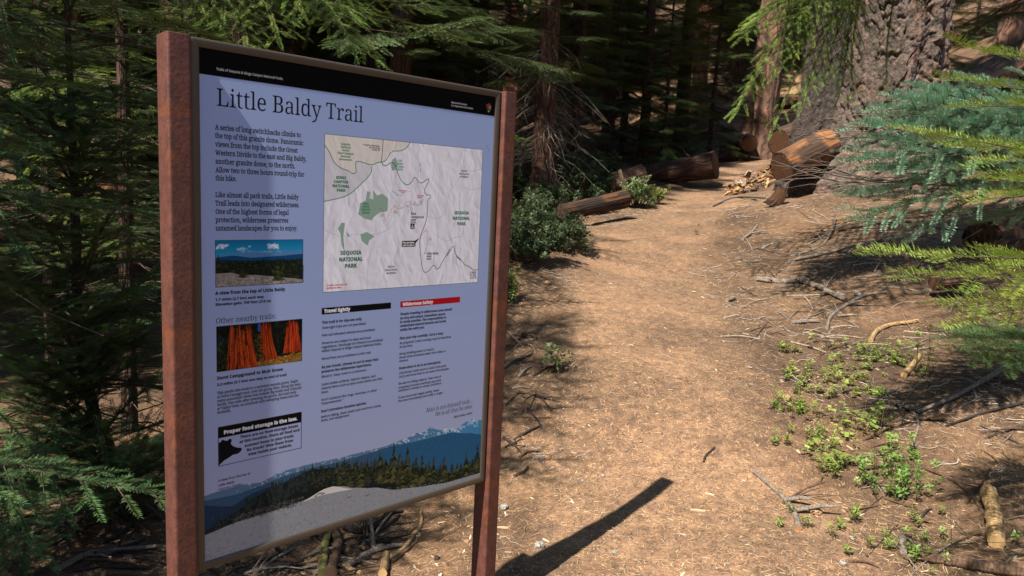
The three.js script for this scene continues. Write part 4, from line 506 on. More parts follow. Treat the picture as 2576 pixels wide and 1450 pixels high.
// small fir standing low at the lower right edge
{
  const R = rng(304), t = thing('fir_sapling', 'dull green low fir spray resting above the needles at the right edge', 'fir sapling'), B = newB(0.12);
  const q = at(2680, 900, 2.9), base = drop(q.x, q.z), w = (p) => p.clone().sub(base); t.position.copy(base);
  for (const [tx, ty, tz, s] of [[2384, 850, 2.6, 0.12], [2420, 880, 2.7, 0.1], [2480, 905, 2.75, 0.1], [2450, 840, 2.8, 0.1]]) B4(B, R, w(at(tx, ty, tz)), w(at(2690, ty + 45, 2.9)), { spread: s, flat: v3(0, 1, 0.4).normalize(), step: 0.045, r: 0.005, from: 0.02 });
  mesh('stem', tube(bend([v3(0, -0.1, 0), v3(0.02, 0.3, 0), v3(0, 0.8, 0)], 4), taper(9, 0.014, 0.005), 6, false), barkMat, t); finishFir(t, B, TWIGLONG, needleGreen, twigMat, R, [1.1, 1.1, 1], 0.3); shade(t);
}
// left thicket: dark firs with lit fringes
function thicketFir(seed, label, px, depth, Hh, trunkPts, list, o = {}) {
  const R = rng(seed), t = thing('fir_tree', label, 'fir tree'), B = newB(0.1), q = at(px, 900, depth), base = drop(q.x, q.z), w = (p) => p.clone().sub(base); t.position.copy(base);
  const tp = trunkPts ? trunkPts.map((p) => w(at(...p))) : [v3(0, -0.2, 0), v3(0.03, Hh * 0.4, 0.02), v3(0, Hh * 0.7, 0), v3(0, Hh, 0)]; const c = bend(tp, 8); mesh('trunk', tube(c, taper(c.length, o.r ?? 0.05, 0.01, R, 0.1), 9, false, [1, 1]), barkDark, t);
  const curve = new THREE.CatmullRomCurve3(tp);
  for (const [tx, ty, tz, tt, s, fl] of list) { B4(B, R, w(at(tx, ty, tz)), curve.getPoint(tt), { spread: s, flat: v3(0, 1, fl ?? 0.3).normalize(), step: 0.05, r: 0.008, from: 0.12, sag: 0.2, arch: 0.06 }); }
  const n = o.extra ?? 0; for (let i = 0; i < n; i++) { const tt = lerp(o.e0 ?? 0.2, 0.97, (i + R()) / n), p = curve.getPoint(tt), a = R() * 6.28, L = lerp(o.L ?? 1.2, 0.25, Math.pow(tt, 1.2)) * (0.7 + 0.5 * R()), d = v3(Math.cos(a), -0.14 + 0.3 * tt, Math.sin(a)); if (o.skip && o.skip(d, p.clone().add(base), L)) continue; bough(B, R, [p, p.clone().addScaledVector(d, L * 0.5).add(v3(0, 0.04, 0)), p.clone().addScaledVector(d, L)], { spread: 0.34 * Math.min(1, L), step: 0.055, r: 0.008, dense: o.dense ?? 0.85 }); }
  const D = []; for (let i = 0; i < (o.dead ?? 20); i++) { const p = curve.getPoint(0.05 + R() * 0.3), a = R() * 6.28, L = 0.4 + R() * 0.7; let q2 = p; for (let k = 0; k < 3; k++) { const e = q2.clone().add(v3(Math.cos(a) * L / 3 + (R() - 0.5) * 0.1, -0.06 + (R() - 0.5) * 0.1, Math.sin(a) * L / 3 + (R() - 0.5) * 0.1)); D.push(tube([q2, e], [0.005 - k * 0.001, 0.004 - k * 0.001], 4, false)); D.push(tube([q2, q2.clone().add(v3((R() - 0.5) * 0.3, (R() - 0.6) * 0.2, (R() - 0.5) * 0.3))], [0.003, 0.001], 3, false)); q2 = e; } }
  if (D.length) mesh('dead_branch', mergeGeometries(D), twigMat, t).userData.kind = 'stuff';
  finishFir(t, B, TWIG, o.mat ?? needleGreen, twigMat, R, o.tint ?? [1, 1, 1], 0.5); shade(t); return t;
}
const LOW = (() => { const R = rng(909), a = []; for (let i = 0; i < 46; i++) a.push([-40 + 420 * R(), 130 + 1120 * Math.pow(R(), 0.8), 2.75 + 0.6 * R(), 0, 0.22 + 0.12 * R(), 0.3]); return a; })();
const away = (d, p, L) => { const e = p.clone().addScaledVector(d, L); return e.x > -0.55 && e.z > -3.4 && e.y < 2.6; };
thicketFir(311, 'dark fir with a leaning thin trunk left of the left post', 330, 3.4, 0, [[345, 1360, 3.4], [320, 1274, 3.4], [245, 1074, 3.35], [200, 848, 3.35], [190, 560, 3.4], [180, 300, 3.45], [168, 40, 3.5], [160, -180, 3.5]], [[20, 250, 2.9, 0.62, 0.3], [120, 265, 2.95, 0.62, 0.3], [330, 480, 3.0, 0.5, 0.3], [60, 520, 2.9, 0.5, 0.35], [390, 300, 3.1, 0.6, 0.3], [240, 560, 2.8, 0.47, 0.3], [30, 700, 2.7, 0.42, 0.32], [380, 690, 3.1, 0.4, 0.26], [250, 735, 2.75, 0.38, 0.28], [90, 760, 2.7, 0.36, 0.3], [10, 820, 2.8, 0.34, 0.3], [340, 830, 3.1, 0.32, 0.25], [380, 1180, 3.3, 0.2, 0.2], [300, 1215, 3.0, 0.18, 0.16], [180, 1120, 3.0, 0.2, 0.24], [60, 1000, 2.9, 0.24, 0.26], [20, 1100, 2.9, 0.2, 0.22], [200, 350, 2.9, 0.58, 0.3], [330, 180, 3.1, 0.65, 0.3], [60, 120, 3.0, 0.7, 0.3], ...LOW.map(([x, y, z, , s, f]) => [x, y, z, clamp((1300 - y) / 1480 + 0.05, 0.06, 0.95), s, f])], { r: 0.034, extra: 56, e0: 0.3, L: 1.15, dead: 46, skip: away });
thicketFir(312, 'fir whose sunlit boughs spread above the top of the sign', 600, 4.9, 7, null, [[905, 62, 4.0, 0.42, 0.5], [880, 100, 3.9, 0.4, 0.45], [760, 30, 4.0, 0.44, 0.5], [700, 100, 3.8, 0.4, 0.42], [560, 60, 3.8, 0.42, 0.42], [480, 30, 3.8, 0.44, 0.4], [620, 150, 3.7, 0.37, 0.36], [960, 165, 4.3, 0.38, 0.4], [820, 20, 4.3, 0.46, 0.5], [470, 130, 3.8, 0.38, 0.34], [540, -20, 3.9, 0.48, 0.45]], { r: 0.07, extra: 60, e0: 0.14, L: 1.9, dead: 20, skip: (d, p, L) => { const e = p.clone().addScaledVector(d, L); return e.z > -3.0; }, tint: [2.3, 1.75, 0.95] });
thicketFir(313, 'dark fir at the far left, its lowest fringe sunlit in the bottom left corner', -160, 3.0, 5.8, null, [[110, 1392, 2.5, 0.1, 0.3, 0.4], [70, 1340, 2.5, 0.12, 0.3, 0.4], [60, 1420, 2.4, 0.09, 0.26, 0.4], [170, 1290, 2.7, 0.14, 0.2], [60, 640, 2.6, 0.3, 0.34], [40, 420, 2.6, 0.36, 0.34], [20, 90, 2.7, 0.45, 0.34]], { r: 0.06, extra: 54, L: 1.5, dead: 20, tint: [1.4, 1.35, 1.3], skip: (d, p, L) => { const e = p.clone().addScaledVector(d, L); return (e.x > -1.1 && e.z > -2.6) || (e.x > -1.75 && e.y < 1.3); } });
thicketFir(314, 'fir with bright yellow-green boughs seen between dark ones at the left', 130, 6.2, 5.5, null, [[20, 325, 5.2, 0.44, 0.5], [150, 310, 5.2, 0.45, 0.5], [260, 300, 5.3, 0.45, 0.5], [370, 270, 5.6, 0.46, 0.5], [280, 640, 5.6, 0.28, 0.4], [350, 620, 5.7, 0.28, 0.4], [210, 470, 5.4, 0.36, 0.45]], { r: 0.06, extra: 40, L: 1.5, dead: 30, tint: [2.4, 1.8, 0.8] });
thicketFir(315, 'fir in the middle of the left thicket behind the leaning trunk', 320, 5.2, 6.2, null, [], { r: 0.06, extra: 90, e0: 0.12, L: 1.6, dead: 40 });
thicketFir(316, 'tall young fir beyond the left edge shading the thicket', -1669, 2.26, 7.2, null, [], { r: 0.08, extra: 120, e0: 0.12, L: 1.8, dead: 0, dense: 0.85 });
thicketFir(317, 'young fir beyond the left edge in front of the tall one', -900, 2.0, 6.4, null, [], { r: 0.08, extra: 110, e0: 0.12, L: 1.7, dead: 0, dense: 0.85, skip: (d, p, L) => { const e = p.clone().addScaledVector(d, L); return e.x * 0.68 + e.z * 0.733 > -1.9; } });
thicketFir(318, 'young fir at the back of the left thicket above the brown slope', 480, 7.5, 6.5, null, [], { r: 0.07, extra: 60, e0: 0.12, L: 1.7, dead: 20, dense: 0.6 });

thicketFir(319, 'young fir left of the photographer, shading the ground behind the sign', -5307, 0.74, 5.2, null, [], { r: 0.06, extra: 90, e0: 0.15, L: 1.5, dead: 0, dense: 0.9, skip: (d, p, L) => { const e = p.clone().addScaledVector(d, L); return e.x * 0.68 + e.z * 0.733 > -1.85 || e.x > -1.5; } });
// ------------------------------------------------------------------ giant trunk and its neighbours, logs
// a big trunk with bark broken into plates by deep cracks: real relief
function platedTrunk(name, label, foot, { r, H, flare, flareH, lean = [0, 0], nu = 420, nv = 420, cell = [0.16, 0.24], crack = 0.05, mat, seed = 1, lobes = [] }) {
  const t = thing(name, label, 'tree'); t.position.copy(foot); const P = [], T = [], I = [], C = [];
  const V = []; // nearest and second nearest plate centre, in metres round and up
  for (let j = 0; j <= nv; j++) { const fv = j / nv, y = -0.35 + (H + 0.35) * Math.pow(fv, 1.15); for (let i = 0; i <= nu; i++) {
    const a = i / nu * Math.PI * 2, sx = a * r, per = Math.max(6, Math.round(2 * Math.PI * r / cell[0])), cu = (i / nu) * per, wob = 1.9 * (fbm(Math.cos(a) * 2.3 + 7, y * 1.7 + Math.sin(a) * 2.3, seed, 4) - 0.5), wob2 = 1.7 * (fbm(Math.cos(a) * 3.1 + 3, y * 2.6 + Math.sin(a) * 3.1, seed + 41, 4) - 0.5), cv = y / cell[1] + wob; let d1 = 9, d2 = 9, id = 0; const ci = Math.floor(cu + wob2), cj = Math.floor(cv);
    for (let q = -2; q <= 2; q++) for (let p = -2; p <= 2; p++) { const gi = ((ci + p) % per + per) % per, gx = ci + p + hash(gi, cj + q, seed), gy = cj + q + hash(gi, cj + q, seed + 9), d = Math.hypot((cu + wob2 - gx), cv - gy); if (d < d1) { d2 = d1; d1 = d; id = hash(gi, cj + q, seed + 20); } else if (d < d2) d2 = d; }
    const edge = d2 - d1, mend = smooth(fbm(Math.cos(a) * 4 + y * 1.6, Math.sin(a) * 4 + y * 2.1, seed + 61, 3), 0.44, 0.56), k = lerp(smooth(edge, 0.0, 0.10 + 0.2 * fbm(a * 4, y * 4, seed + 3, 3)), 1, 0.85 * mend), fine = fbm(a * r * 26, y * 22, seed + 5, 4) - 0.5, lay = fbm(a * r * 9, y * 9, seed + 8, 3) - 0.5; let fl = flare * Math.exp(-Math.max(0, y) / flareH); for (const [la, lw, lf] of lobes) { let dd = Math.abs(((a - la + 9.42) % 6.283) - 3.1416); dd = Math.min(dd, 6.283 - dd); fl += lf * Math.exp(-((dd / lw) ** 2)) * Math.exp(-Math.max(0, y) / (flareH * 0.8)); }
    const rr = r * (1 - 0.02 * y) + fl + crack * (k - 1) + 0.03 * k * (id - 0.5) + 0.03 * fine + 0.05 * lay + 0.03 * Math.sin(a * 11 + 3 * fbm(a * 2, y * 0.8, seed, 2)); P.push(Math.cos(a) * rr + lean[0] * y, y, Math.sin(a) * rr + lean[1] * y); T.push(a * r / 1.0, y / 1.0); const tone = 0.86 + 0.3 * (id - 0.5) + 0.5 * fine; const o = smooth(fbm(a * r * 5, y * 5, seed + 30, 3), 0.58, 0.7) * 0.35; C.push(tone * (1 + o * 0.5), tone * (1 + o * 0.05), tone * (1 - o * 0.25)); } }
  for (let j = 0; j < nv; j++) for (let i = 0; i < nu; i++) { const a = j * (nu + 1) + i, b = a + nu + 1; I.push(a, b, a + 1, a + 1, b, b + 1); }
  const g = new THREE.BufferGeometry(); g.setAttribute('position', new THREE.Float32BufferAttribute(P, 3)); g.setAttribute('uv', new THREE.Float32BufferAttribute(T, 2)); g.setAttribute('color', new THREE.Float32BufferAttribute(C, 3)); g.setIndex(I); g.computeVertexNormals(); mesh('trunk', g, mat, t); return t;
}
const fineBark = dataTex(512, 512, (u, v) => { const a = fbm(u * 24, v * 24, 3, 5, 24), b = fbm(u * 90, v * 90, 8, 2, 90), k = 0.275 + 0.26 * (a - 0.5) + 0.24 * (b - 0.5); return [k * 1.16, k * 0.97, k * 0.86]; });
const fineBarkBump = dataTex(512, 512, (u, v) => { const a = fbm(u * 40, v * 40, 3, 4, 40); return [a, a, a]; }, false);
const plateMat = std({ map: fineBark, bumpMap: fineBarkBump, bumpScale: 0.012, vertexColors: true, color: 0xffffff });
const px2 = (px, py, d) => { const p = at(px, py, d); return drop(p.x, p.z, 0); };
{
  const big = platedTrunk('giant_tree', 'giant trunk with deeply cracked plated bark at the upper right', px2(2215, 470, 9.7), { r: 0.585, H: 9, flare: 0.3, flareH: 0.55, nu: 460, nv: 520, cell: [0.19, 0.27], mat: plateMat, seed: 3, lean: [0.012, 0], lobes: [[3.3, 0.4, 0.34], [2.2, 0.35, 0.26], [1.2, 0.3, 0.2]] });
  const R = rng(41); const mats = []; for (let b = 0; b < 90; b++) { const a = R() * 6.28, y = 8 + R() * 16, L = 1.4 + R() * 1.6, o = v3(0.1, y, 0), d = v3(Math.cos(a), -0.15, Math.sin(a)); for (let i = 2; i < 14; i++) { const s = i / 14; mats.push(orient(o.clone().addScaledVector(d, 0.6 + L * s), v3(Math.cos(a + (i % 2 ? 0.6 : -0.6)), -0.25, Math.sin(a + (i % 2 ? 0.6 : -0.6))), v3(0, 1, 0), 1)); } }
  mesh('upper_trunk', tube([v3(0.1, 8.9, 0), v3(0.15, 16, 0), v3(0.15, 26, 0)], [0.62, 0.45, 0.12], 16, false, [1, 0.5]), barkMat, big); stuff('crown', SPRAY[0], needleDark, mats, big); shade(big);
  const second = platedTrunk('tree_trunk', 'grey-brown trunk standing just behind the left side of the giant trunk', px2(2062, 415, 12.2), { r: 0.42, H: 9, flare: 0.26, flareH: 0.7, nu: 240, nv: 300, cell: [0.1, 0.3], crack: 0.025, mat: std({ map: fineBark, bumpMap: fineBarkBump, bumpScale: 0.012, vertexColors: true, color: 0xb4b8bc }), seed: 8, lean: [0.02, 0] }); mesh('upper_trunk', tube([v3(0.18, 8.8, 0), v3(0.3, 20, 0)], [0.4, 0.1], 12, false, [1, 0.5]), barkMat, second); shade(second);
  const third = thing('tree_trunk', 'grey furrowed trunk at the bend of the trail with a broken orange slab', 'tree'); third.position.copy(px2(1905, 375, 18)); third.scale.setScalar(1);
  { const pts = [], rad = [], R2 = rng(9); for (let i = 0; i < 26; i++) { const y = -0.4 + i * 0.5; pts.push(v3(0.03 * y, y, 0)); rad.push((a) => (0.37 - 0.012 * y + 0.22 * Math.exp(-Math.max(0, y) / 0.5)) * (1 + 0.05 * Math.sin(a * 9 + y * 0.4) + 0.035 * Math.sin(a * 23 + y) + 0.03 * Math.sin(a * 5 - y * 0.3))); } mesh('trunk', tube(pts, rad, 64, false, [1, 0.5]), barkMat, third);
    mesh('broken_slab', tube(bend([v3(-0.36, -0.2, 0.28), v3(-0.38, 0.8, 0.26), v3(-0.36, 1.7, 0.24), v3(-0.33, 2.3, 0.2)], 5), taper(16, 0.17, 0.04, R2, 0.3), 8, true, [1, 1]), rotWoodDark, third); }
  conifer(third, rng(91), { H: 26, r: 0.2, hb: 9, L0: 2.6, dead: 0, bark: barkMat, per: 5 }); shade(third);
}
// logs: ends of sawn wood, bark or bare sides
function log(label, A, Bq, r0, r1, { side = barkMat, end = endMat, bare = false, seed = 1, lift = 0, cracks = true } = {}) {
  const R = rng(seed), t = thing('log', label, 'log'), a = A.clone(), b = Bq.clone(); a.y += lift; b.y += lift; const mid = a.clone().lerp(b, 0.5); t.position.copy(mid); const n = 18, pts = [], rad = []; for (let i = 0; i <= n; i++) { const f = i / n; pts.push(a.clone().lerp(b, f).sub(mid)); const r = lerp(r0, r1, f); rad.push((q) => r * (1 + 0.10 * (fbm(q * 1.6 + seed, f * 5, seed, 3) - 0.5) + 0.05 * Math.sin(q * 3 + seed) + (bare ? 0.22 : 0.12) * (fbm(Math.cos(q) * 4 + seed * 3, Math.sin(q) * 4 + f * 2, seed + 2, 3) - 0.5))); }
  mesh(bare ? 'side' : 'bark', tube(pts, rad, 40, false, [bare ? 1 : 1, bare ? 0.6 : 0.5]), side, t);
  for (const [i, d] of [[0, -1], [n, 1]]) { const s = tube([pts[i].clone().addScaledVector(b.clone().sub(a).normalize(), -d * 0.02), pts[i].clone().addScaledVector(b.clone().sub(a).normalize(), d * 0.004)], [(q) => rad[i](q) * 0.955, (q) => rad[i](q) * 0.95], 40, true); const uv = s.getAttribute('uv'), p = s.getAttribute('position'); const ax = b.clone().sub(a).normalize(), u1 = v3(0, 1, 0).cross(ax).normalize(), u2 = ax.clone().cross(u1), c = pts[i]; for (let k = 0; k < p.count; k++) { const q = v3(p.getX(k), p.getY(k), p.getZ(k)).sub(c); uv.setXY(k, 0.5 + q.dot(u1) / (2.02 * lerp(r0, r1, i / n)), 0.5 + q.dot(u2) / (2.02 * lerp(r0, r1, i / n))); } mesh('cut_end', s, end, t); }
  return shade(t);
}
{
  const g = (px, py, d, up) => { const p = at(px, py, d); return v3(p.x, p.y, p.z); };
  log('sawn orange log lying against the giant trunk beside the wood chips', g(1966, 424, 9.3), g(2085, 366, 9.6), 0.2, 0.22, { side: rotWood, end: endDark, bare: true, seed: 3 });
  log('dark log end with mossy top left of the giant trunk across the trail', g(1962, 360, 12.6), g(2052, 322, 13.2), 0.24, 0.26, { side: barkDark, end: endDark, seed: 4 });
  log('long grey fallen log with bark along the left side of the trail', g(1636, 440, 14.7), g(1800, 414, 14.0), 0.2, 0.27, { side: barkDark, end: endDark, seed: 5 });
  log('shorter log with a pale sawn end facing the trail, behind the sunlit bush', g(1540, 462, 12.4), g(1617, 440, 12.5), 0.19, 0.2, { side: barkDark, end: endMat, seed: 6 });
  log('mossy decayed log half hidden by leaves below the bush', g(1412, 535, 8.9), g(1572, 500, 9.5), 0.1, 0.12, { side: rotWoodDark, end: rotWoodDark, bare: true, seed: 7 });
  log('small round log end past the end of the long fallen log', g(1818, 392, 17.8), g(1846, 384, 17.6), 0.2, 0.2, { side: barkDark, end: endDark, seed: 8 });
  log('upright sawn log piece by the foot of the trunk at the bend', g(1874, 352, 17.6), g(1886, 362, 17.2), 0.2, 0.2, { side: barkDark, end: endDark, seed: 9 });
  log('bare yellow fallen log lit in the wood behind the long log', g(1690, 362, 21.5), g(1856, 330, 22.5), 0.26, 0.24, { side: rotWood, end: endMat, bare: true, seed: 10 });
  log('grey log lying far off in the shade left of the yellow log', g(1560, 376, 19), g(1680, 366, 20), 0.16, 0.18, { side: barkMat, end: endDark, seed: 11 });
  log('fallen trunk sloping up to the right behind the giant trunk', g(2380, 262, 12.6), g(2600, 128, 14), 0.27, 0.3, { side: barkMat, end: endDark, seed: 12 });
  log('orange log crossing the far trail below the hanging boughs', g(1942, 262, 25), g(2005, 256, 25), 0.22, 0.22, { side: rotWood, end: endMat, bare: true, seed: 13 });
  log('rotten reddish log in the shade at the right edge under the fir', g(2475, 608, 6.4), g(2640, 560, 6.6), 0.2, 0.22, { side: rotWoodDark, end: rotWoodDark, bare: true, seed: 14 });
  log('dark charred log lying in shade right of the white branch', g(2350, 708, 5.6), g(2450, 700, 5.6), 0.075, 0.085, { side: barkDark, end: endDark, seed: 15 });
  log('thin leaning dead log behind the bush at the long log', g(1560, 430, 11.8), g(1574, 480, 11.4), 0.03, 0.035, { side: barkMat, end: endDark, seed: 16 });
  // pile of split chips and slabs beside the sawn log
  const R = rng(55), pile = thing('wood_chip_pile', 'heap of split orange wood chips left of the sawn log at the giant trunk', 'wood chips'); const c0 = px2(1905, 468, 9.0); pile.position.copy(c0);
  const chip = []; for (let k = 0; k < 6; k++) { const s = new THREE.Shape(); s.moveTo(-0.5, -0.1 - 0.2 * R()); s.lineTo(-0.1, -0.22 - 0.15 * R()); s.lineTo(0.5, -0.1 * R()); s.lineTo(0.42, 0.12 + 0.1 * R()); s.lineTo(0, 0.2 + 0.12 * R()); s.lineTo(-0.46, 0.1); const g = new THREE.ExtrudeGeometry(s, { depth: 0.12, bevelEnabled: false }); g.translate(0, 0, -0.06); g.rotateX(Math.PI / 2); const uv = g.getAttribute('uv'); for (let i = 0; i < uv.count; i++) uv.setXY(i, uv.getY(i) * 0.25 + k * 0.31, uv.getX(i) * 0.2 + k * 0.17); chip.push(g); }
  const cm = [chipMat, stickMat.tan, rotWoodDark, stickMat.pale, stickMat.orange];
  for (let i = 0; i < 280; i++) { const f = R(), px = 1832 + 150 * f + (R() - 0.5) * 20, py = 486 - 52 * f + (R() - 0.5) * 34 * (0.4 + 0.6 * Math.sin(f * 3)), p = onGround(px, py).sub(c0); p.y += 0.02 + 0.16 * R() * Math.sin(f * 2.4) ; const m = mesh('wood_chip', chip[i % 6], cm[Math.floor(R() * 5)], pile); m.position.copy(p); m.rotation.set((R() - 0.5) * 1.2, R() * 6.28, (R() - 0.5) * 1.2); const s = 0.06 + 0.2 * R() * R(); m.scale.set(s * 1.3, s, s * (0.6 + 0.5 * R())); }
  const slab = mesh('bark_slab', tube(bend([v3(-0.02, 0, 0), v3(0.02, 0.22, 0), v3(0.03, 0.46, -0.02)], 4), taper(9, 0.085, 0.06, R, 0.2), 7, true), rotWoodDark, pile); slab.position.copy(px2(1950, 458, 9.05).sub(c0)); slab.scale.set(1.3, 0.58, 0.45); slab.rotation.z = -0.3; shade(pile);
}
// ------------------------------------------------------------------ bushes and herbs
function leafCluster(seed, n, l, w, spread, upk = 0.5) { const R = rng(seed), L = []; for (let i = 0; i < n; i++) { const a = i * 2.4 + R(), el = (R() - 0.2) * upk * 2, d = v3(Math.cos(a) * Math.cos(el), Math.sin(el), Math.sin(a) * Math.cos(el)), b = v3(0, (i / n) * spread, 0), ll = l * (0.7 + 0.5 * R()); L.push([b.clone().addScaledVector(d, ll * 0.15), b.clone().addScaledVector(d, ll), d.clone().cross(v3(0, 1, 0)).normalize().multiplyScalar(w * (0.8 + 0.4 * R())), v3(0, ll * 0.1, 0)]); } return leafGeo(L); }
const CLUSTER = [leafCluster(1, 11, 0.034, 0.0085, 0.04), leafCluster(2, 11, 0.034, 0.0085, 0.04)], HERB = [leafCluster(3, 7, 0.03, 0.0095, 0.02, 0.35), leafCluster(4, 8, 0.034, 0.007, 0.04, 0.5)], TREFOIL = [leafCluster(5, 3, 0.04, 0.016, 0.002, 0.12)];
function bush(label, c, rx, ry, rz, n, mat, seed, group, tint = [1, 1, 1]) {
  const R = rng(seed), t = thing('bush', label, 'bush', group), S = [], M = [], C = []; t.position.copy(c);
  const stems = Math.ceil(n / 16); for (let i = 0; i < stems; i++) { const a = R() * 6.28, q = Math.sqrt(R()), e = v3(Math.cos(a) * q * rx, (0.14 + 0.9 * R()) * ry * Math.sqrt(1 - 0.6 * q * q), Math.sin(a) * q * rz), b = v3(e.x * 0.25, -0.03, e.z * 0.25), m = b.clone().lerp(e, 0.55).add(v3((R() - 0.5) * 0.1, 0.06, (R() - 0.5) * 0.1)), cv = new THREE.CatmullRomCurve3([b, m, e]); S.push(tube(cv.getPoints(5), taper(6, 0.007, 0.002), 4, false)); for (let k = 0; k < 16; k++) { const f = 0.12 + 0.88 * Math.sqrt(R()), p = cv.getPoint(f).add(v3((R() - 0.5) * 0.12, (R() - 0.5) * 0.1, (R() - 0.5) * 0.12)); const wp = p.clone().add(c); if (wp.y < height(wp.x, wp.z)) continue; M.push(orient(p, v3(R() - 0.5, (R() - 0.5) * 0.6, R() - 0.5), v3((R() - 0.5) * 0.8, 1, (R() - 0.5) * 0.8), 0.75 + 0.6 * R())); const k2 = 0.7 + 0.6 * R(); C.push(new THREE.Color(k2 * tint[0] * (1 + 0.2 * (R() - 0.5)), k2 * tint[1], k2 * tint[2])); } }
  mesh('stem', mergeGeometries(S), stickMat.brown, t).userData.kind = 'stuff'; stuff('leaves', CLUSTER[seed % 2], mat, M, t, C); return shade(t);
}
{
  const G = (px, py) => onGround(px, py);
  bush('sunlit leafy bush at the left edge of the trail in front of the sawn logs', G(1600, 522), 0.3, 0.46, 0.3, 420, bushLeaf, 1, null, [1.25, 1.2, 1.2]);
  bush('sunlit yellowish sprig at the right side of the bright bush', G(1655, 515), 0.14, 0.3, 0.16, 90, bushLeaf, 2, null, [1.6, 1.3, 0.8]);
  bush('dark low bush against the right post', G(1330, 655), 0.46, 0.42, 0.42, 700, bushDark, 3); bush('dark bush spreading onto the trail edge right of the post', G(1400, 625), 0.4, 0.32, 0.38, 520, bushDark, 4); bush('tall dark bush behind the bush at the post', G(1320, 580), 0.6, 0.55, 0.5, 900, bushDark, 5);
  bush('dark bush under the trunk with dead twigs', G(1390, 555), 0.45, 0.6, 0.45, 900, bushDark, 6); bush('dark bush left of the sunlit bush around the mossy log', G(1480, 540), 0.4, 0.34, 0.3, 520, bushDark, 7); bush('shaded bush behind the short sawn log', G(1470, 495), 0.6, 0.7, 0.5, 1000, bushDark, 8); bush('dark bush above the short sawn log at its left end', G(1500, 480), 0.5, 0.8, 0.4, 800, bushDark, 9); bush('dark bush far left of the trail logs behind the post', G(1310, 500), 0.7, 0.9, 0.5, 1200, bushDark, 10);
  bush('small pale green sprig beside the right post at the trail edge', G(1284, 765), 0.07, 0.32, 0.08, 90, bushLeaf, 11, null, [1.7, 1.6, 1.2]); bush('thin dry sprig in the shade at the twig edge of the trail', G(1385, 940), 0.08, 0.16, 0.06, 16, bushLeaf, 12, null, [1.1, 1.0, 0.8]);
}
function herb(label, px, py, n, rx, kind, seed, tint, h = 0.08) {
  const R = rng(seed), c = onGround(px, py), t = thing('herb', label, 'plant'), S = [], M = [], C = []; t.position.copy(c);
  n = Math.ceil(n * 0.6); rx *= 1.25; for (let i = 0; i < n; i++) { const a = R() * 6.28, q = Math.sqrt(R()) * rx, x = Math.cos(a) * q * 1.3, z = Math.sin(a) * q, y0 = height(c.x + x, c.z + z) - c.y, hh = h * (0.3 + R()) * 0.8, e = v3(x + (R() - 0.5) * 0.04, y0 + hh, z + (R() - 0.5) * 0.04); S.push(tube([v3(x, y0 - 0.01, z), v3(x, y0 + hh * 0.5, z), e], [0.0016, 0.0013, 0.001], 3, false)); const m = kind === 0 ? 1 : 1 + Math.floor(R() * 3); for (let k = 0; k < m; k++) { M.push(orient(v3(x, y0, z).lerp(e, 1 - k * 0.3), v3(R() - 0.5, (R() - 0.5) * 0.4, R() - 0.5), v3((R() - 0.5) * 0.7, 1, (R() - 0.5) * 0.7), 0.42 + 0.45 * R())); const b = 0.75 + 0.5 * R(); C.push(new THREE.Color(b * tint[0], b * tint[1], b * tint[2])); } }
  mesh('stem', mergeGeometries(S), stickMat.moss, t).userData.kind = 'stuff'; const g = [TREFOIL[0], HERB[0], HERB[1]][kind]; stuff('leaves', g, herbLeaf, M, t, C); return shade(t);
}
for (const a of [['tall leafy shoot in the middle of the green patch', 2200, 1090, 24, 0.05, 1, 1, [0.85, 0.95, 0.7], 0.22], ['round-leaved cluster at the centre of the green patch', 2130, 1075, 60, 0.11, 0, 2, [1.1, 1.05, 0.8], 0.1], ['narrow-leaved clump at the left edge of the green patch', 2000, 1040, 46, 0.09, 2, 3, [0.95, 1, 0.7], 0.09], ['upper spread of small bright leaves in the green patch', 2080, 960, 130, 0.2, 1, 4, [1.1, 1, 0.8], 0.06], ['thin topmost sprigs of the green patch', 2085, 880, 26, 0.14, 0, 5, [1, 1, 0.9], 0.08], ['leafy band right of the upper spread, by the curved stick', 2180, 915, 80, 0.16, 1, 6, [1.05, 1, 0.8], 0.07], ['bright sprig beside the bare block of wood', 2240, 905, 34, 0.08, 1, 7, [0.95, 1, 0.6], 0.12], ['tall thin-stemmed shoot right of the bare block', 2325, 950, 26, 0.05, 1, 8, [0.95, 1, 0.7], 0.34], ['lower left sprigs under the round-leaved cluster', 2020, 1120, 34, 0.1, 2, 9, [0.9, 0.9, 0.7], 0.06], ['pale low leaves below the round-leaved cluster', 2100, 1150, 40, 0.1, 0, 10, [1.05, 0.95, 0.8], 0.06], ['lower bright cluster below the middle of the green patch', 2115, 1190, 40, 0.08, 1, 11, [0.95, 0.95, 0.7], 0.07], ['small grey-green herb on its own near the lower right', 2255, 1230, 90, 0.11, 2, 12, [0.7, 0.9, 0.75], 0.12], ['upright sprig above the grey-green herb', 2270, 1155, 26, 0.06, 1, 13, [0.8, 0.95, 0.7], 0.1], ['scattered seedlings below the green patch', 2160, 1310, 26, 0.22, 2, 14, [0.85, 0.9, 0.7], 0.04], ['seedlings left of the bare upright block', 2270, 1375, 22, 0.18, 2, 15, [0.85, 0.9, 0.7], 0.05], ['sparse seedlings near the bottom right corner', 2400, 1390, 14, 0.18, 2, 16, [0.8, 0.9, 0.7], 0.05], ['bright leaves in the shade under the long yellow bough', 2395, 838, 8, 0.04, 0, 17, [0.9, 1.1, 0.6], 0.06], ['small sprig at the left of the uppermost trail-side herbs', 1985, 885, 14, 0.05, 1, 18, [1, 1, 0.8], 0.05], ['lone sprout on the bank below the giant trunk', 1757, 590, 6, 0.02, 2, 19, [0.6, 0.6, 0.3], 0.1]]) herb(...a);
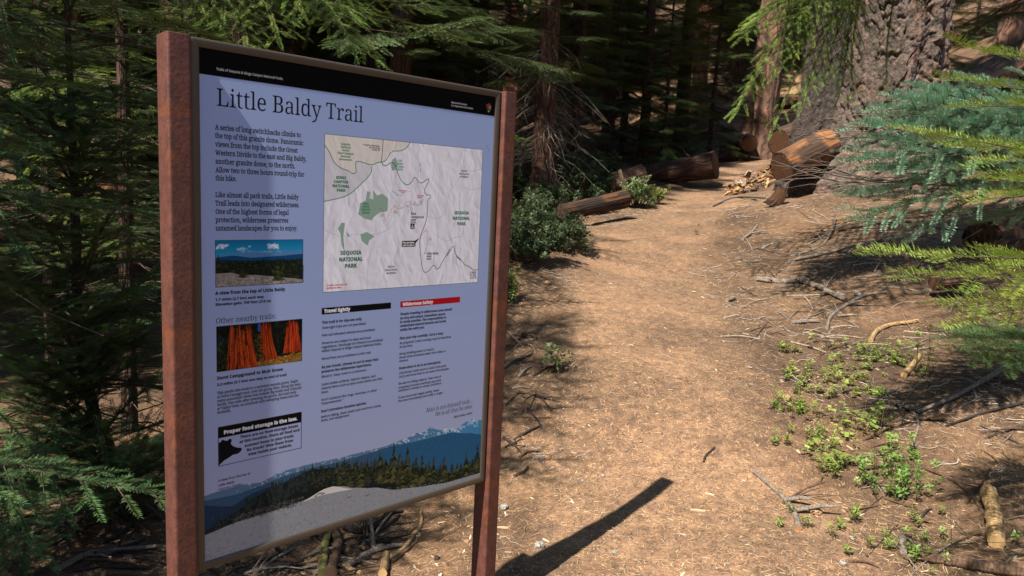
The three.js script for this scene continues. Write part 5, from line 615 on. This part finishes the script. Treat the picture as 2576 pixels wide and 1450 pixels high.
// ------------------------------------------------------------------ sticks, branches, stones
function stick(label, pts, r0, r1, kind, { twigs = 0, lift = 0, group, name = 'stick', cut, ends = 1 } = {}) {
  const R = rng(Math.round(pts[0][0] * 7 + pts[0][1] * 3)), W0 = pts.map(([x, y, l = 0]) => onGround(x, y, l + lift + (r0 + r1) / 2 * 0.8)), c = W0[Math.floor(W0.length / 2)].clone(), t = thing(name, label, name === 'branch' ? 'branch' : 'stick', group); t.position.copy(c); const P = bend(W0.map((p) => p.sub(c)), W0.length > 2 ? 7 : 9); if (W0.length === 2) P.forEach((p, i) => { const f = Math.sin(i / (P.length - 1) * Math.PI); p.add(v3((R() - 0.5) * 0.012, R() * 0.004, (R() - 0.5) * 0.012).multiplyScalar(f)); });
  const geos = [tube(P, P.map((_, i) => lerp(r0, r1, i / (P.length - 1)) * (0.86 + 0.28 * R())), 8, true, [1, 4])];
  for (let k = 0; k < twigs; k++) { const i = 1 + Math.floor(R() * (P.length - 2)), d = P[i + 1].clone().sub(P[i - 1]).normalize(), a = d.clone().applyAxisAngle(upv, (R() < 0.5 ? 1 : -1) * (0.5 + 0.8 * R())), l = (0.05 + 0.16 * R()), e = P[i].clone().addScaledVector(a, l); e.y += l * (R() * 0.5 - 0.05); geos.push(tube([P[i], P[i].clone().lerp(e, 0.55).add(v3(0, 0.008, 0)), e], [r1 * 0.9, r1 * 0.7, r1 * 0.35], 5, true, [1, 4])); }
  mesh('wood', mergeGeometries(geos), stickMat[kind], t);
  if (cut) { const e = tube([P[P.length - 1].clone().lerp(P[P.length - 2], 0.02), P[P.length - 1].clone().add(P[P.length - 1].clone().sub(P[P.length - 2]).setLength(0.002))], [r1 * 0.85, r1 * 0.8], 8, true); mesh('cut_end', e, stickMat.orange, t); }
  return shade(t);
}
{
  const big = [
    ['pale smooth knobbly branch lying on the bank at mid right', [[1906, 707], [1960, 714], [2010, 713], [2060, 728], [2100, 748], [2128, 760]], 0.03, 0.02, 'grey', { twigs: 7, name: 'branch' }],
    ['curved grey stick with a sawn orange end at the lower right of the trail', [[1895, 1190], [1940, 1228], [1975, 1262], [2000, 1300], [2010, 1335]], 0.008, 0.014, 'grey', { twigs: 2, cut: 1 }], ['thin forked twig right of the curved grey stick', [[1970, 1270], [2005, 1245], [2045, 1225], [2075, 1215]], 0.006, 0.004, 'brown', { twigs: 3 }],
    ['short black curved stick on the trail', [[1770, 1165], [1775, 1150], [1790, 1135], [1798, 1128]], 0.006, 0.005, 'dark', {}], ['long grey branch at the bottom right corner', [[2300, 1408], [2370, 1420], [2470, 1436], [2576, 1450]], 0.018, 0.026, 'brown', { name: 'branch' }],
    ['bare tan block of wood standing at lower right', [[2483, 1258, 0.02], [2495, 1310, 0.02], [2505, 1380]], 0.03, 0.034, 'tan', { cut: 0 }], ['bare tan block of wood among the herbs', [[2273, 950], [2292, 928], [2312, 902]], 0.02, 0.017, 'tan', {}], ['curved stick with a bare tan end above the herbs', [[2190, 862], [2205, 838], [2240, 822], [2310, 812]], 0.02, 0.014, 'tan', {}],
    ['long thin branch crossing behind the herb on its own', [[2165, 1183], [2230, 1175], [2310, 1178], [2390, 1208], [2440, 1245], [2470, 1290]], 0.01, 0.008, 'brown', { twigs: 3, name: 'branch' }], ['straight dark branch slanting down from the right edge', [[2600, 915, 0.08], [2500, 965, 0.05], [2400, 1010, 0.02], [2310, 1040]], 0.016, 0.01, 'grey', { twigs: 3, name: 'branch' }], ['thin branch under the slanting one at the right edge', [[2600, 955], [2500, 962], [2400, 958]], 0.012, 0.008, 'brown', { name: 'branch' }], ['dark branch in the shade at right below the slanting ones', [[2600, 1010], [2480, 1040], [2380, 1075]], 0.01, 0.006, 'dark', { name: 'branch' }],
    ['upcurved grey branch with bare twigs on the bank', [[1995, 645], [2040, 632], [2075, 612], [2092, 590, 0.08], [2095, 560, 0.2]], 0.015, 0.006, 'grey', { twigs: 4, name: 'branch' }], ['two-part grey stick below the giant trunk', [[1868, 605], [1890, 588], [1905, 570]], 0.018, 0.014, 'grey', { twigs: 1 }], ['long pale stick in front of the wood chip pile', [[1925, 468], [1975, 450], [2020, 440], [2048, 425]], 0.03, 0.045, 'tan', { name: 'branch' }], ['long grey stick below the pale one by the giant trunk', [[1790, 522], [1850, 498], [1930, 500]], 0.02, 0.02, 'grey', {}],
    ['thick bent stick lying under the knobbly branch', [[2080, 830], [2090, 800], [2130, 770], [2180, 745], [2230, 738]], 0.014, 0.012, 'grey', { twigs: 1 }], ['stubby grey stick left of the bent one', [[1992, 815], [2060, 812]], 0.016, 0.016, 'grey', { twigs: 2 }], ['short thick broken stick with a sawn face', [[1828, 760], [1848, 754]], 0.018, 0.018, 'grey', {}], ['white peeled stick left of the herbs', [[1822, 802], [1858, 795]], 0.008, 0.007, 'white', {}], ['white peeled stick high on the bank', [[1918, 626], [1948, 612]], 0.01, 0.008, 'white', {}], ['pale peeled stick above the herbs', [[2108, 797], [2155, 795]], 0.009, 0.009, 'pale', {}],
    ['long thin straight stick beside the knobbly branch', [[1980, 745], [2030, 745], [2110, 738]], 0.006, 0.006, 'pale', {}], ['long branch in the shade reaching from the right to the knobbly branch', [[1985, 660], [2080, 640], [2200, 612], [2330, 596]], 0.016, 0.02, 'grey', { twigs: 6, name: 'branch' }], ['second long branch higher in the shade at right', [[2040, 600], [2150, 575], [2290, 560]], 0.014, 0.018, 'brown', { twigs: 5, name: 'branch' }], ['orange-brown stick in the shade above the long branches', [[2080, 570], [2130, 560], [2170, 548]], 0.014, 0.012, 'orange', {}],
    ['bent brown stick left of the curved tan one', [[2060, 900], [2090, 880], [2130, 868]], 0.008, 0.006, 'brown', { twigs: 2 }], ['looping grey twig right of the green patch', [[2240, 1015], [2290, 1035], [2310, 1070], [2300, 1110], [2290, 1140]], 0.008, 0.006, 'grey', { twigs: 2 }], ['straight brown stick running right from the green patch', [[2215, 1050], [2300, 1055], [2400, 1062]], 0.008, 0.007, 'brown', { twigs: 2 }], ['short stubby bark-covered stick near the bottom', [[2268, 1355], [2272, 1395]], 0.014, 0.013, 'grey', {}], ['thin pale stick under the herbs', [[2275, 835], [2330, 840], [2420, 848]], 0.006, 0.006, 'pale', {}],
  ];
  for (const [label, pts, a, b, k, o] of big) stick(label, pts, a, b, k, o);
  // the heap of dead wood under and behind the sign
  const heap = [
    ['mossy green stick standing against the foot of the sign', [[812, 1452], [815, 1410], [820, 1370], [838, 1335]], 0.021, 0.017, 'moss', { lift: 0.0, cut: 1 }], ['brown split stick beside the mossy one', [[832, 1452], [845, 1400], [850, 1370], [838, 1340]], 0.024, 0.018, 'brown', {}], ['bare pale stick end standing in front of the branches under the sign', [[962, 1452], [968, 1425], [972, 1400]], 0.018, 0.014, 'tan', {}],
    ['long bare curved stick on the soil under the sign', [[978, 1410], [1015, 1385], [1040, 1350], [1056, 1330], [1060, 1312], [1057, 1292]], 0.011, 0.008, 'tan', {}], ['thin red-brown stick crossing the long bare one', [[1034, 1340], [1060, 1322], [1097, 1300]], 0.006, 0.005, 'brown', {}], ['rough bark-covered branch left of the long bare stick', [[872, 1432], [905, 1410], [940, 1392], [962, 1380]], 0.016, 0.013, 'grey', { twigs: 2, name: 'branch' }], ['short knobbly stick above the bark-covered branch', [[912, 1372], [940, 1360], [975, 1352]], 0.011, 0.008, 'grey', { twigs: 1 }],
    ['dark thick branch curving up to the foot of the sign', [[865, 1330], [900, 1342], [945, 1332], [970, 1305], [985, 1292], [1010, 1290]], 0.016, 0.014, 'dark', { twigs: 1, name: 'branch' }], ['dark stick along the edge of the shade under the sign', [[905, 1365], [950, 1340], [985, 1318], [1005, 1300]], 0.008, 0.007, 'dark', { twigs: 2 }], ['thin brown stick right of the bark-covered branch', [[985, 1418], [1020, 1390], [1050, 1365]], 0.008, 0.006, 'brown', {}], ['yellow stick at the bottom under the sign', [[862, 1428], [890, 1440], [910, 1446]], 0.01, 0.008, 'tan', {}], ['short grey stick at the bottom under the sign', [[790, 1448], [815, 1440], [850, 1446]], 0.012, 0.012, 'grey', {}],
    ['dark fallen branch left of the left post', [[250, 1370], [300, 1345], [345, 1310], [400, 1270]], 0.022, 0.016, 'dark', { twigs: 2, name: 'branch' }], ['pale fallen branch in the shade at lower left', [[140, 1440], [220, 1400], [290, 1390], [400, 1380]], 0.014, 0.01, 'grey', { twigs: 4, name: 'branch' }],
  ];
  for (const [label, pts, a, b, k, o] of heap) stick(label, pts, a, b, k, o);
  const R = rng(404); const many = (n, x0, x1, y0, y1, len, rr, kinds, label, group, cond = () => true) => { for (let i = 0; i < n; i++) { const x = lerp(x0, x1, R()), y = lerp(y0, y1, R()), a = (R() - 0.5) * 2.4, l = len * (0.4 + R()); if (!cond(x, y)) { i--; continue; } stick(label, [[x - l * Math.cos(a) / 2, y - l * Math.sin(a) * 0.3], [x + (R() - 0.5) * 12, y + (R() - 0.5) * 8, R() * 0.015], [x + l * Math.cos(a) / 2, y + l * Math.sin(a) * 0.3]], rr * (0.6 + 0.8 * R()), rr * (0.3 + 0.6 * R()), kinds[Math.floor(R() * kinds.length)], { twigs: R() < 0.45 ? 1 + Math.floor(R() * 3) : 0, group }); } };
  many(46, 540, 1000, 1290, 1450, 110, 0.006, ['dark', 'dark', 'brown', 'dark', 'grey'], 'dead twig in the shaded heap under the sign', 'dead twigs heaped under the sign', (x, y) => y > 1590 - x * 0.27 && (x < 900 || y < 1370));
  many(40, 20, 400, 1180, 1450, 150, 0.008, ['dark', 'brown', 'dark'], 'dead branch on the shaded ground left of the left post', 'dead branches under the left thicket');
  many(22, 1275, 1380, 840, 1200, 70, 0.007, ['brown', 'dark', 'grey'], 'dry twig in the litter along the left edge of the trail', 'twigs along the left edge of the trail', (x, y) => x < 1390 - Math.abs(y - 950) * 0.22);
  many(90, 1850, 2450, 540, 880, 80, 0.0055, ['grey', 'brown', 'grey', 'pale'], 'thin dry twig on the needle-covered bank at right', 'twigs on the right bank');
  many(40, 2150, 2576, 960, 1430, 120, 0.0042, ['brown', 'grey', 'dark'], 'thin dry twig on the ground at the lower right', 'twigs at the lower right');
  // stones
  const rock = (label, px, py, s, mat = rockMat, name = 'stone') => { const p = onGround(px, py, s * 0.3), g = new THREE.IcosahedronGeometry(1, 4), q = g.getAttribute('position'), sd = px; for (let i = 0; i < q.count; i++) { const v = v3(q.getX(i), q.getY(i), q.getZ(i)); const k = 1 + 0.5 * (fbm(v.x * 1.3 + sd, v.y * 1.3 + v.z * 1.7, 3, 3) - 0.5) + 0.16 * (fbm(v.x * 5 + sd, v.z * 5 + v.y * 3, 5, 2) - 0.5); v.multiplyScalar(k); q.setXYZ(i, v.x, v.y * 0.7, v.z * 0.85); } g.computeVertexNormals(); const m = mesh(name, g, mat); tag(m, label, 'stone'); m.position.copy(p); m.scale.setScalar(s); m.rotation.y = px; return shade(m); };
  for (const [l, x, y, s, m] of [['white speckled stone at the edge of the sign shadow', 1357, 1376, 0.022], ['flat white stone on the left edge of the trail', 1361, 1155, 0.019], ['broken white stone beside the right post', 1268, 1280, 0.022], ['small white pebble at mid trail left of the shadow tip', 1517, 1198, 0.01], ['tiny white pebble near the small one', 1466, 1211, 0.008], ['grey white pebble on the trail below the shadow', 1546, 1392, 0.012], ['tan pebble at the left of the trail', 1612, 1113, 0.011, pebbleMat], ['flat tan stone right of the curved grey stick', 2052, 1292, 0.03, pebbleMat], ['tan stone at the left of the herbs', 1978, 1005, 0.028, pebbleMat], ['round tan pebble under the sign', 1174, 1365, 0.012, pebbleMat], ['small tan stone on the left verge of the trail', 1378, 715, 0.03, pebbleMat], ['dark pine cone fragment under the sign', 1098, 1407, 0.014, stickMat.dark], ['pale flat stone at the bottom of the right ground', 2120, 1420, 0.014, rockMat], ['pale stone left of the seedlings at the bottom', 2145, 1357, 0.013, rockMat], ['grey stone in the bank shade right of the knobbly branch', 2158, 743, 0.03, rockMat], ['small white pebble right of the sign shadow', 1585, 1360, 0.006]]) rock(l, x, y, s, m);
}
// ------------------------------------------------------------------ litter nobody could count: fallen needles, bits of bark, chips
{
  const R = rng(606), ng = []; for (let k = 0; k < 3; k++) { const P = [], I = [], b = (k - 1) * 0.3, n = 4; for (let i = 0; i <= n; i++) { const t = i / n - 0.5, y = 0.006 + 0.02 * Math.max(0, 0.2 - t * t) * (k === 2 ? -0.5 : 1), z = b * t * t, w = 0.024 * (1 - 0.8 * Math.abs(t) * 1.6); P.push(t, y, z - w, t, y + 0.012, z, t, y, z + w); } for (let i = 0; i < n; i++) for (let q = 0; q < 2; q++) { const a = i * 3 + q; I.push(a, a + 1, a + 3, a + 1, a + 4, a + 3); } const g = new THREE.BufferGeometry(); g.setAttribute('position', new THREE.Float32BufferAttribute(P, 3)); g.setAttribute('uv', new THREE.Float32BufferAttribute(new Float32Array(P.length / 3 * 2), 2)); g.setIndex(I); g.computeVertexNormals(); ng.push(g); }
  const tone = [[0.42, 0.29, 0.15], [0.34, 0.22, 0.11], [0.52, 0.38, 0.22], [0.22, 0.14, 0.08], [0.13, 0.09, 0.06], [0.16, 0.11, 0.08]], M = [[], [], []], C = [[], [], []];
  const lay = (x, z, s, wide = 1) => { const k = Math.floor(R() * 3), y = height(x, z), e = 0.03, n = v3(y - height(x + e, z), e, y - height(x, z + e)).normalize(), a = R() * 6.283; n.add(v3((R() - 0.5) * 0.35, 0, (R() - 0.5) * 0.35)).normalize(); const d = v3(Math.cos(a), 0, Math.sin(a)); d.addScaledVector(n, -d.dot(n)).normalize(); const m = orient(v3(x, y + 0.002 + 0.004 * R(), z), d, n, s); M[k].push(m); const t = tone[Math.floor(R() * 6)], b = 0.75 + 0.5 * R(); C[k].push(new THREE.Color(t[0] * b, t[1] * b, t[2] * b)); };
  for (let i = 0; i < 120000; i++) { const d = 1.6 + 11 * Math.pow(R(), 1.5), x = (R() * 1.55 - 0.52) * (d * 0.78 + 0.6), z = -d, t = trailness(x, z), pat = fbm(x * 1.4, z * 1.4, 207, 4); if (R() < t * 0.55 || R() > 0.25 + 1.5 * smooth(pat, 0.32, 0.68)) continue; lay(x, z, 0.022 + 0.022 * R() + 0.004 * Math.max(0, d - 4)); }
  ng.forEach((g, k) => { const m = stuff('needle_litter', g, litterMat, M[k], null, C[k]); tag(m, 'fallen brown needles strewn over the trail and bank', 'litter', 'fallen needle litter', 'stuff'); });
  // fine dead twigs lying everywhere on the bank
  const tg = [1, 2].map((sd) => { const Q = rng(sd * 31), ps = []; for (let i = 0; i < 6; i++) ps.push(v3(i / 5 - 0.5, 0.012 + 0.03 * Q(), (Q() - 0.5) * 0.16)); const c = bend(ps, 2); return mergeGeometries([tube(c, taper(c.length, 0.016, 0.007), 4, false, [1, 3]), tube([c[4], c[4].clone().add(v3(0.16, 0.04, 0.12))], [0.009, 0.004], 3, false, [1, 3])]); });
  const TM = [[], []], TC = [[], []]; for (let i = 0; i < 5200; i++) { const d = 2.2 + 8 * Math.pow(R(), 1.2), x = (R() * 1.5 - 0.5) * (d * 0.75 + 0.5), z = -d, t = trailness(x, z); if (R() < 0.93 * t || fbm(x * 1.1, z * 1.1, 307, 3) < 0.4) continue; const k = i % 2, a = R() * 6.283, s = (0.05 + 0.16 * R() * R()) * (0.7 + 0.06 * d), y = height(x, z), e = 0.05, n = v3(y - height(x + e, z), e, y - height(x, z + e)).normalize(), dr = v3(Math.cos(a), 0, Math.sin(a)); dr.addScaledVector(n, -dr.dot(n)).normalize(); TM[k].push(orient(v3(x, y + 0.002, z), dr, n, s)); const b = 0.16 + 0.28 * R(); TC[k].push(new THREE.Color(b * 1.02, b * 0.88, b * 0.76)); }
  tg.forEach((g, k) => tag(stuff('twig_litter', g, litterMat, TM[k], null, TC[k]), 'fine dead twigs strewn over the bank', 'litter', 'fine twig litter', 'stuff'));
  const cg = new THREE.BoxGeometry(1, 0.09, 0.22, 2, 1, 1); { const p = cg.getAttribute('position'); for (let i = 0; i < p.count; i++) { if (Math.abs(p.getX(i)) > 0.4) p.setZ(i, p.getZ(i) * 0.55 + 0.03); } cg.computeVertexNormals(); }
  const CM = [], CC = []; const ct = [[0.44, 0.32, 0.2], [0.5, 0.37, 0.24], [0.36, 0.24, 0.15], [0.48, 0.33, 0.2], [0.24, 0.17, 0.12], [0.55, 0.42, 0.32]]; for (let i = 0; i < 5200; i++) { const d = 1.7 + 9.5 * Math.pow(R(), 1.3), x = (R() * 1.5 - 0.5) * (d * 0.75 + 0.5), z = -d, y = height(x, z), a = R() * 6.283; if (R() < 0.5 * trailness(x, z)) continue; const s = 0.008 + 0.03 * R() * R() + 0.002 * d * R() + (R() < 0.06 ? 0.025 : 0); CM.push(orient(v3(x, y + s * 0.05, z), v3(Math.cos(a), (R() - 0.5) * 0.25, Math.sin(a)), v3((R() - 0.5) * 0.4, 1, (R() - 0.5) * 0.4), s)); const t = ct[Math.floor(R() * 6)], b = 0.8 + 0.4 * R(); CC.push(new THREE.Color(t[0] * b, t[1] * b, t[2] * b)); }
  tag(stuff('bark_litter', cg, litterMat, CM, null, CC), 'small chips of bark and wood scattered on the trail and bank', 'litter', null, 'stuff');
}
shade(scene);
renderer.render(scene, camera);
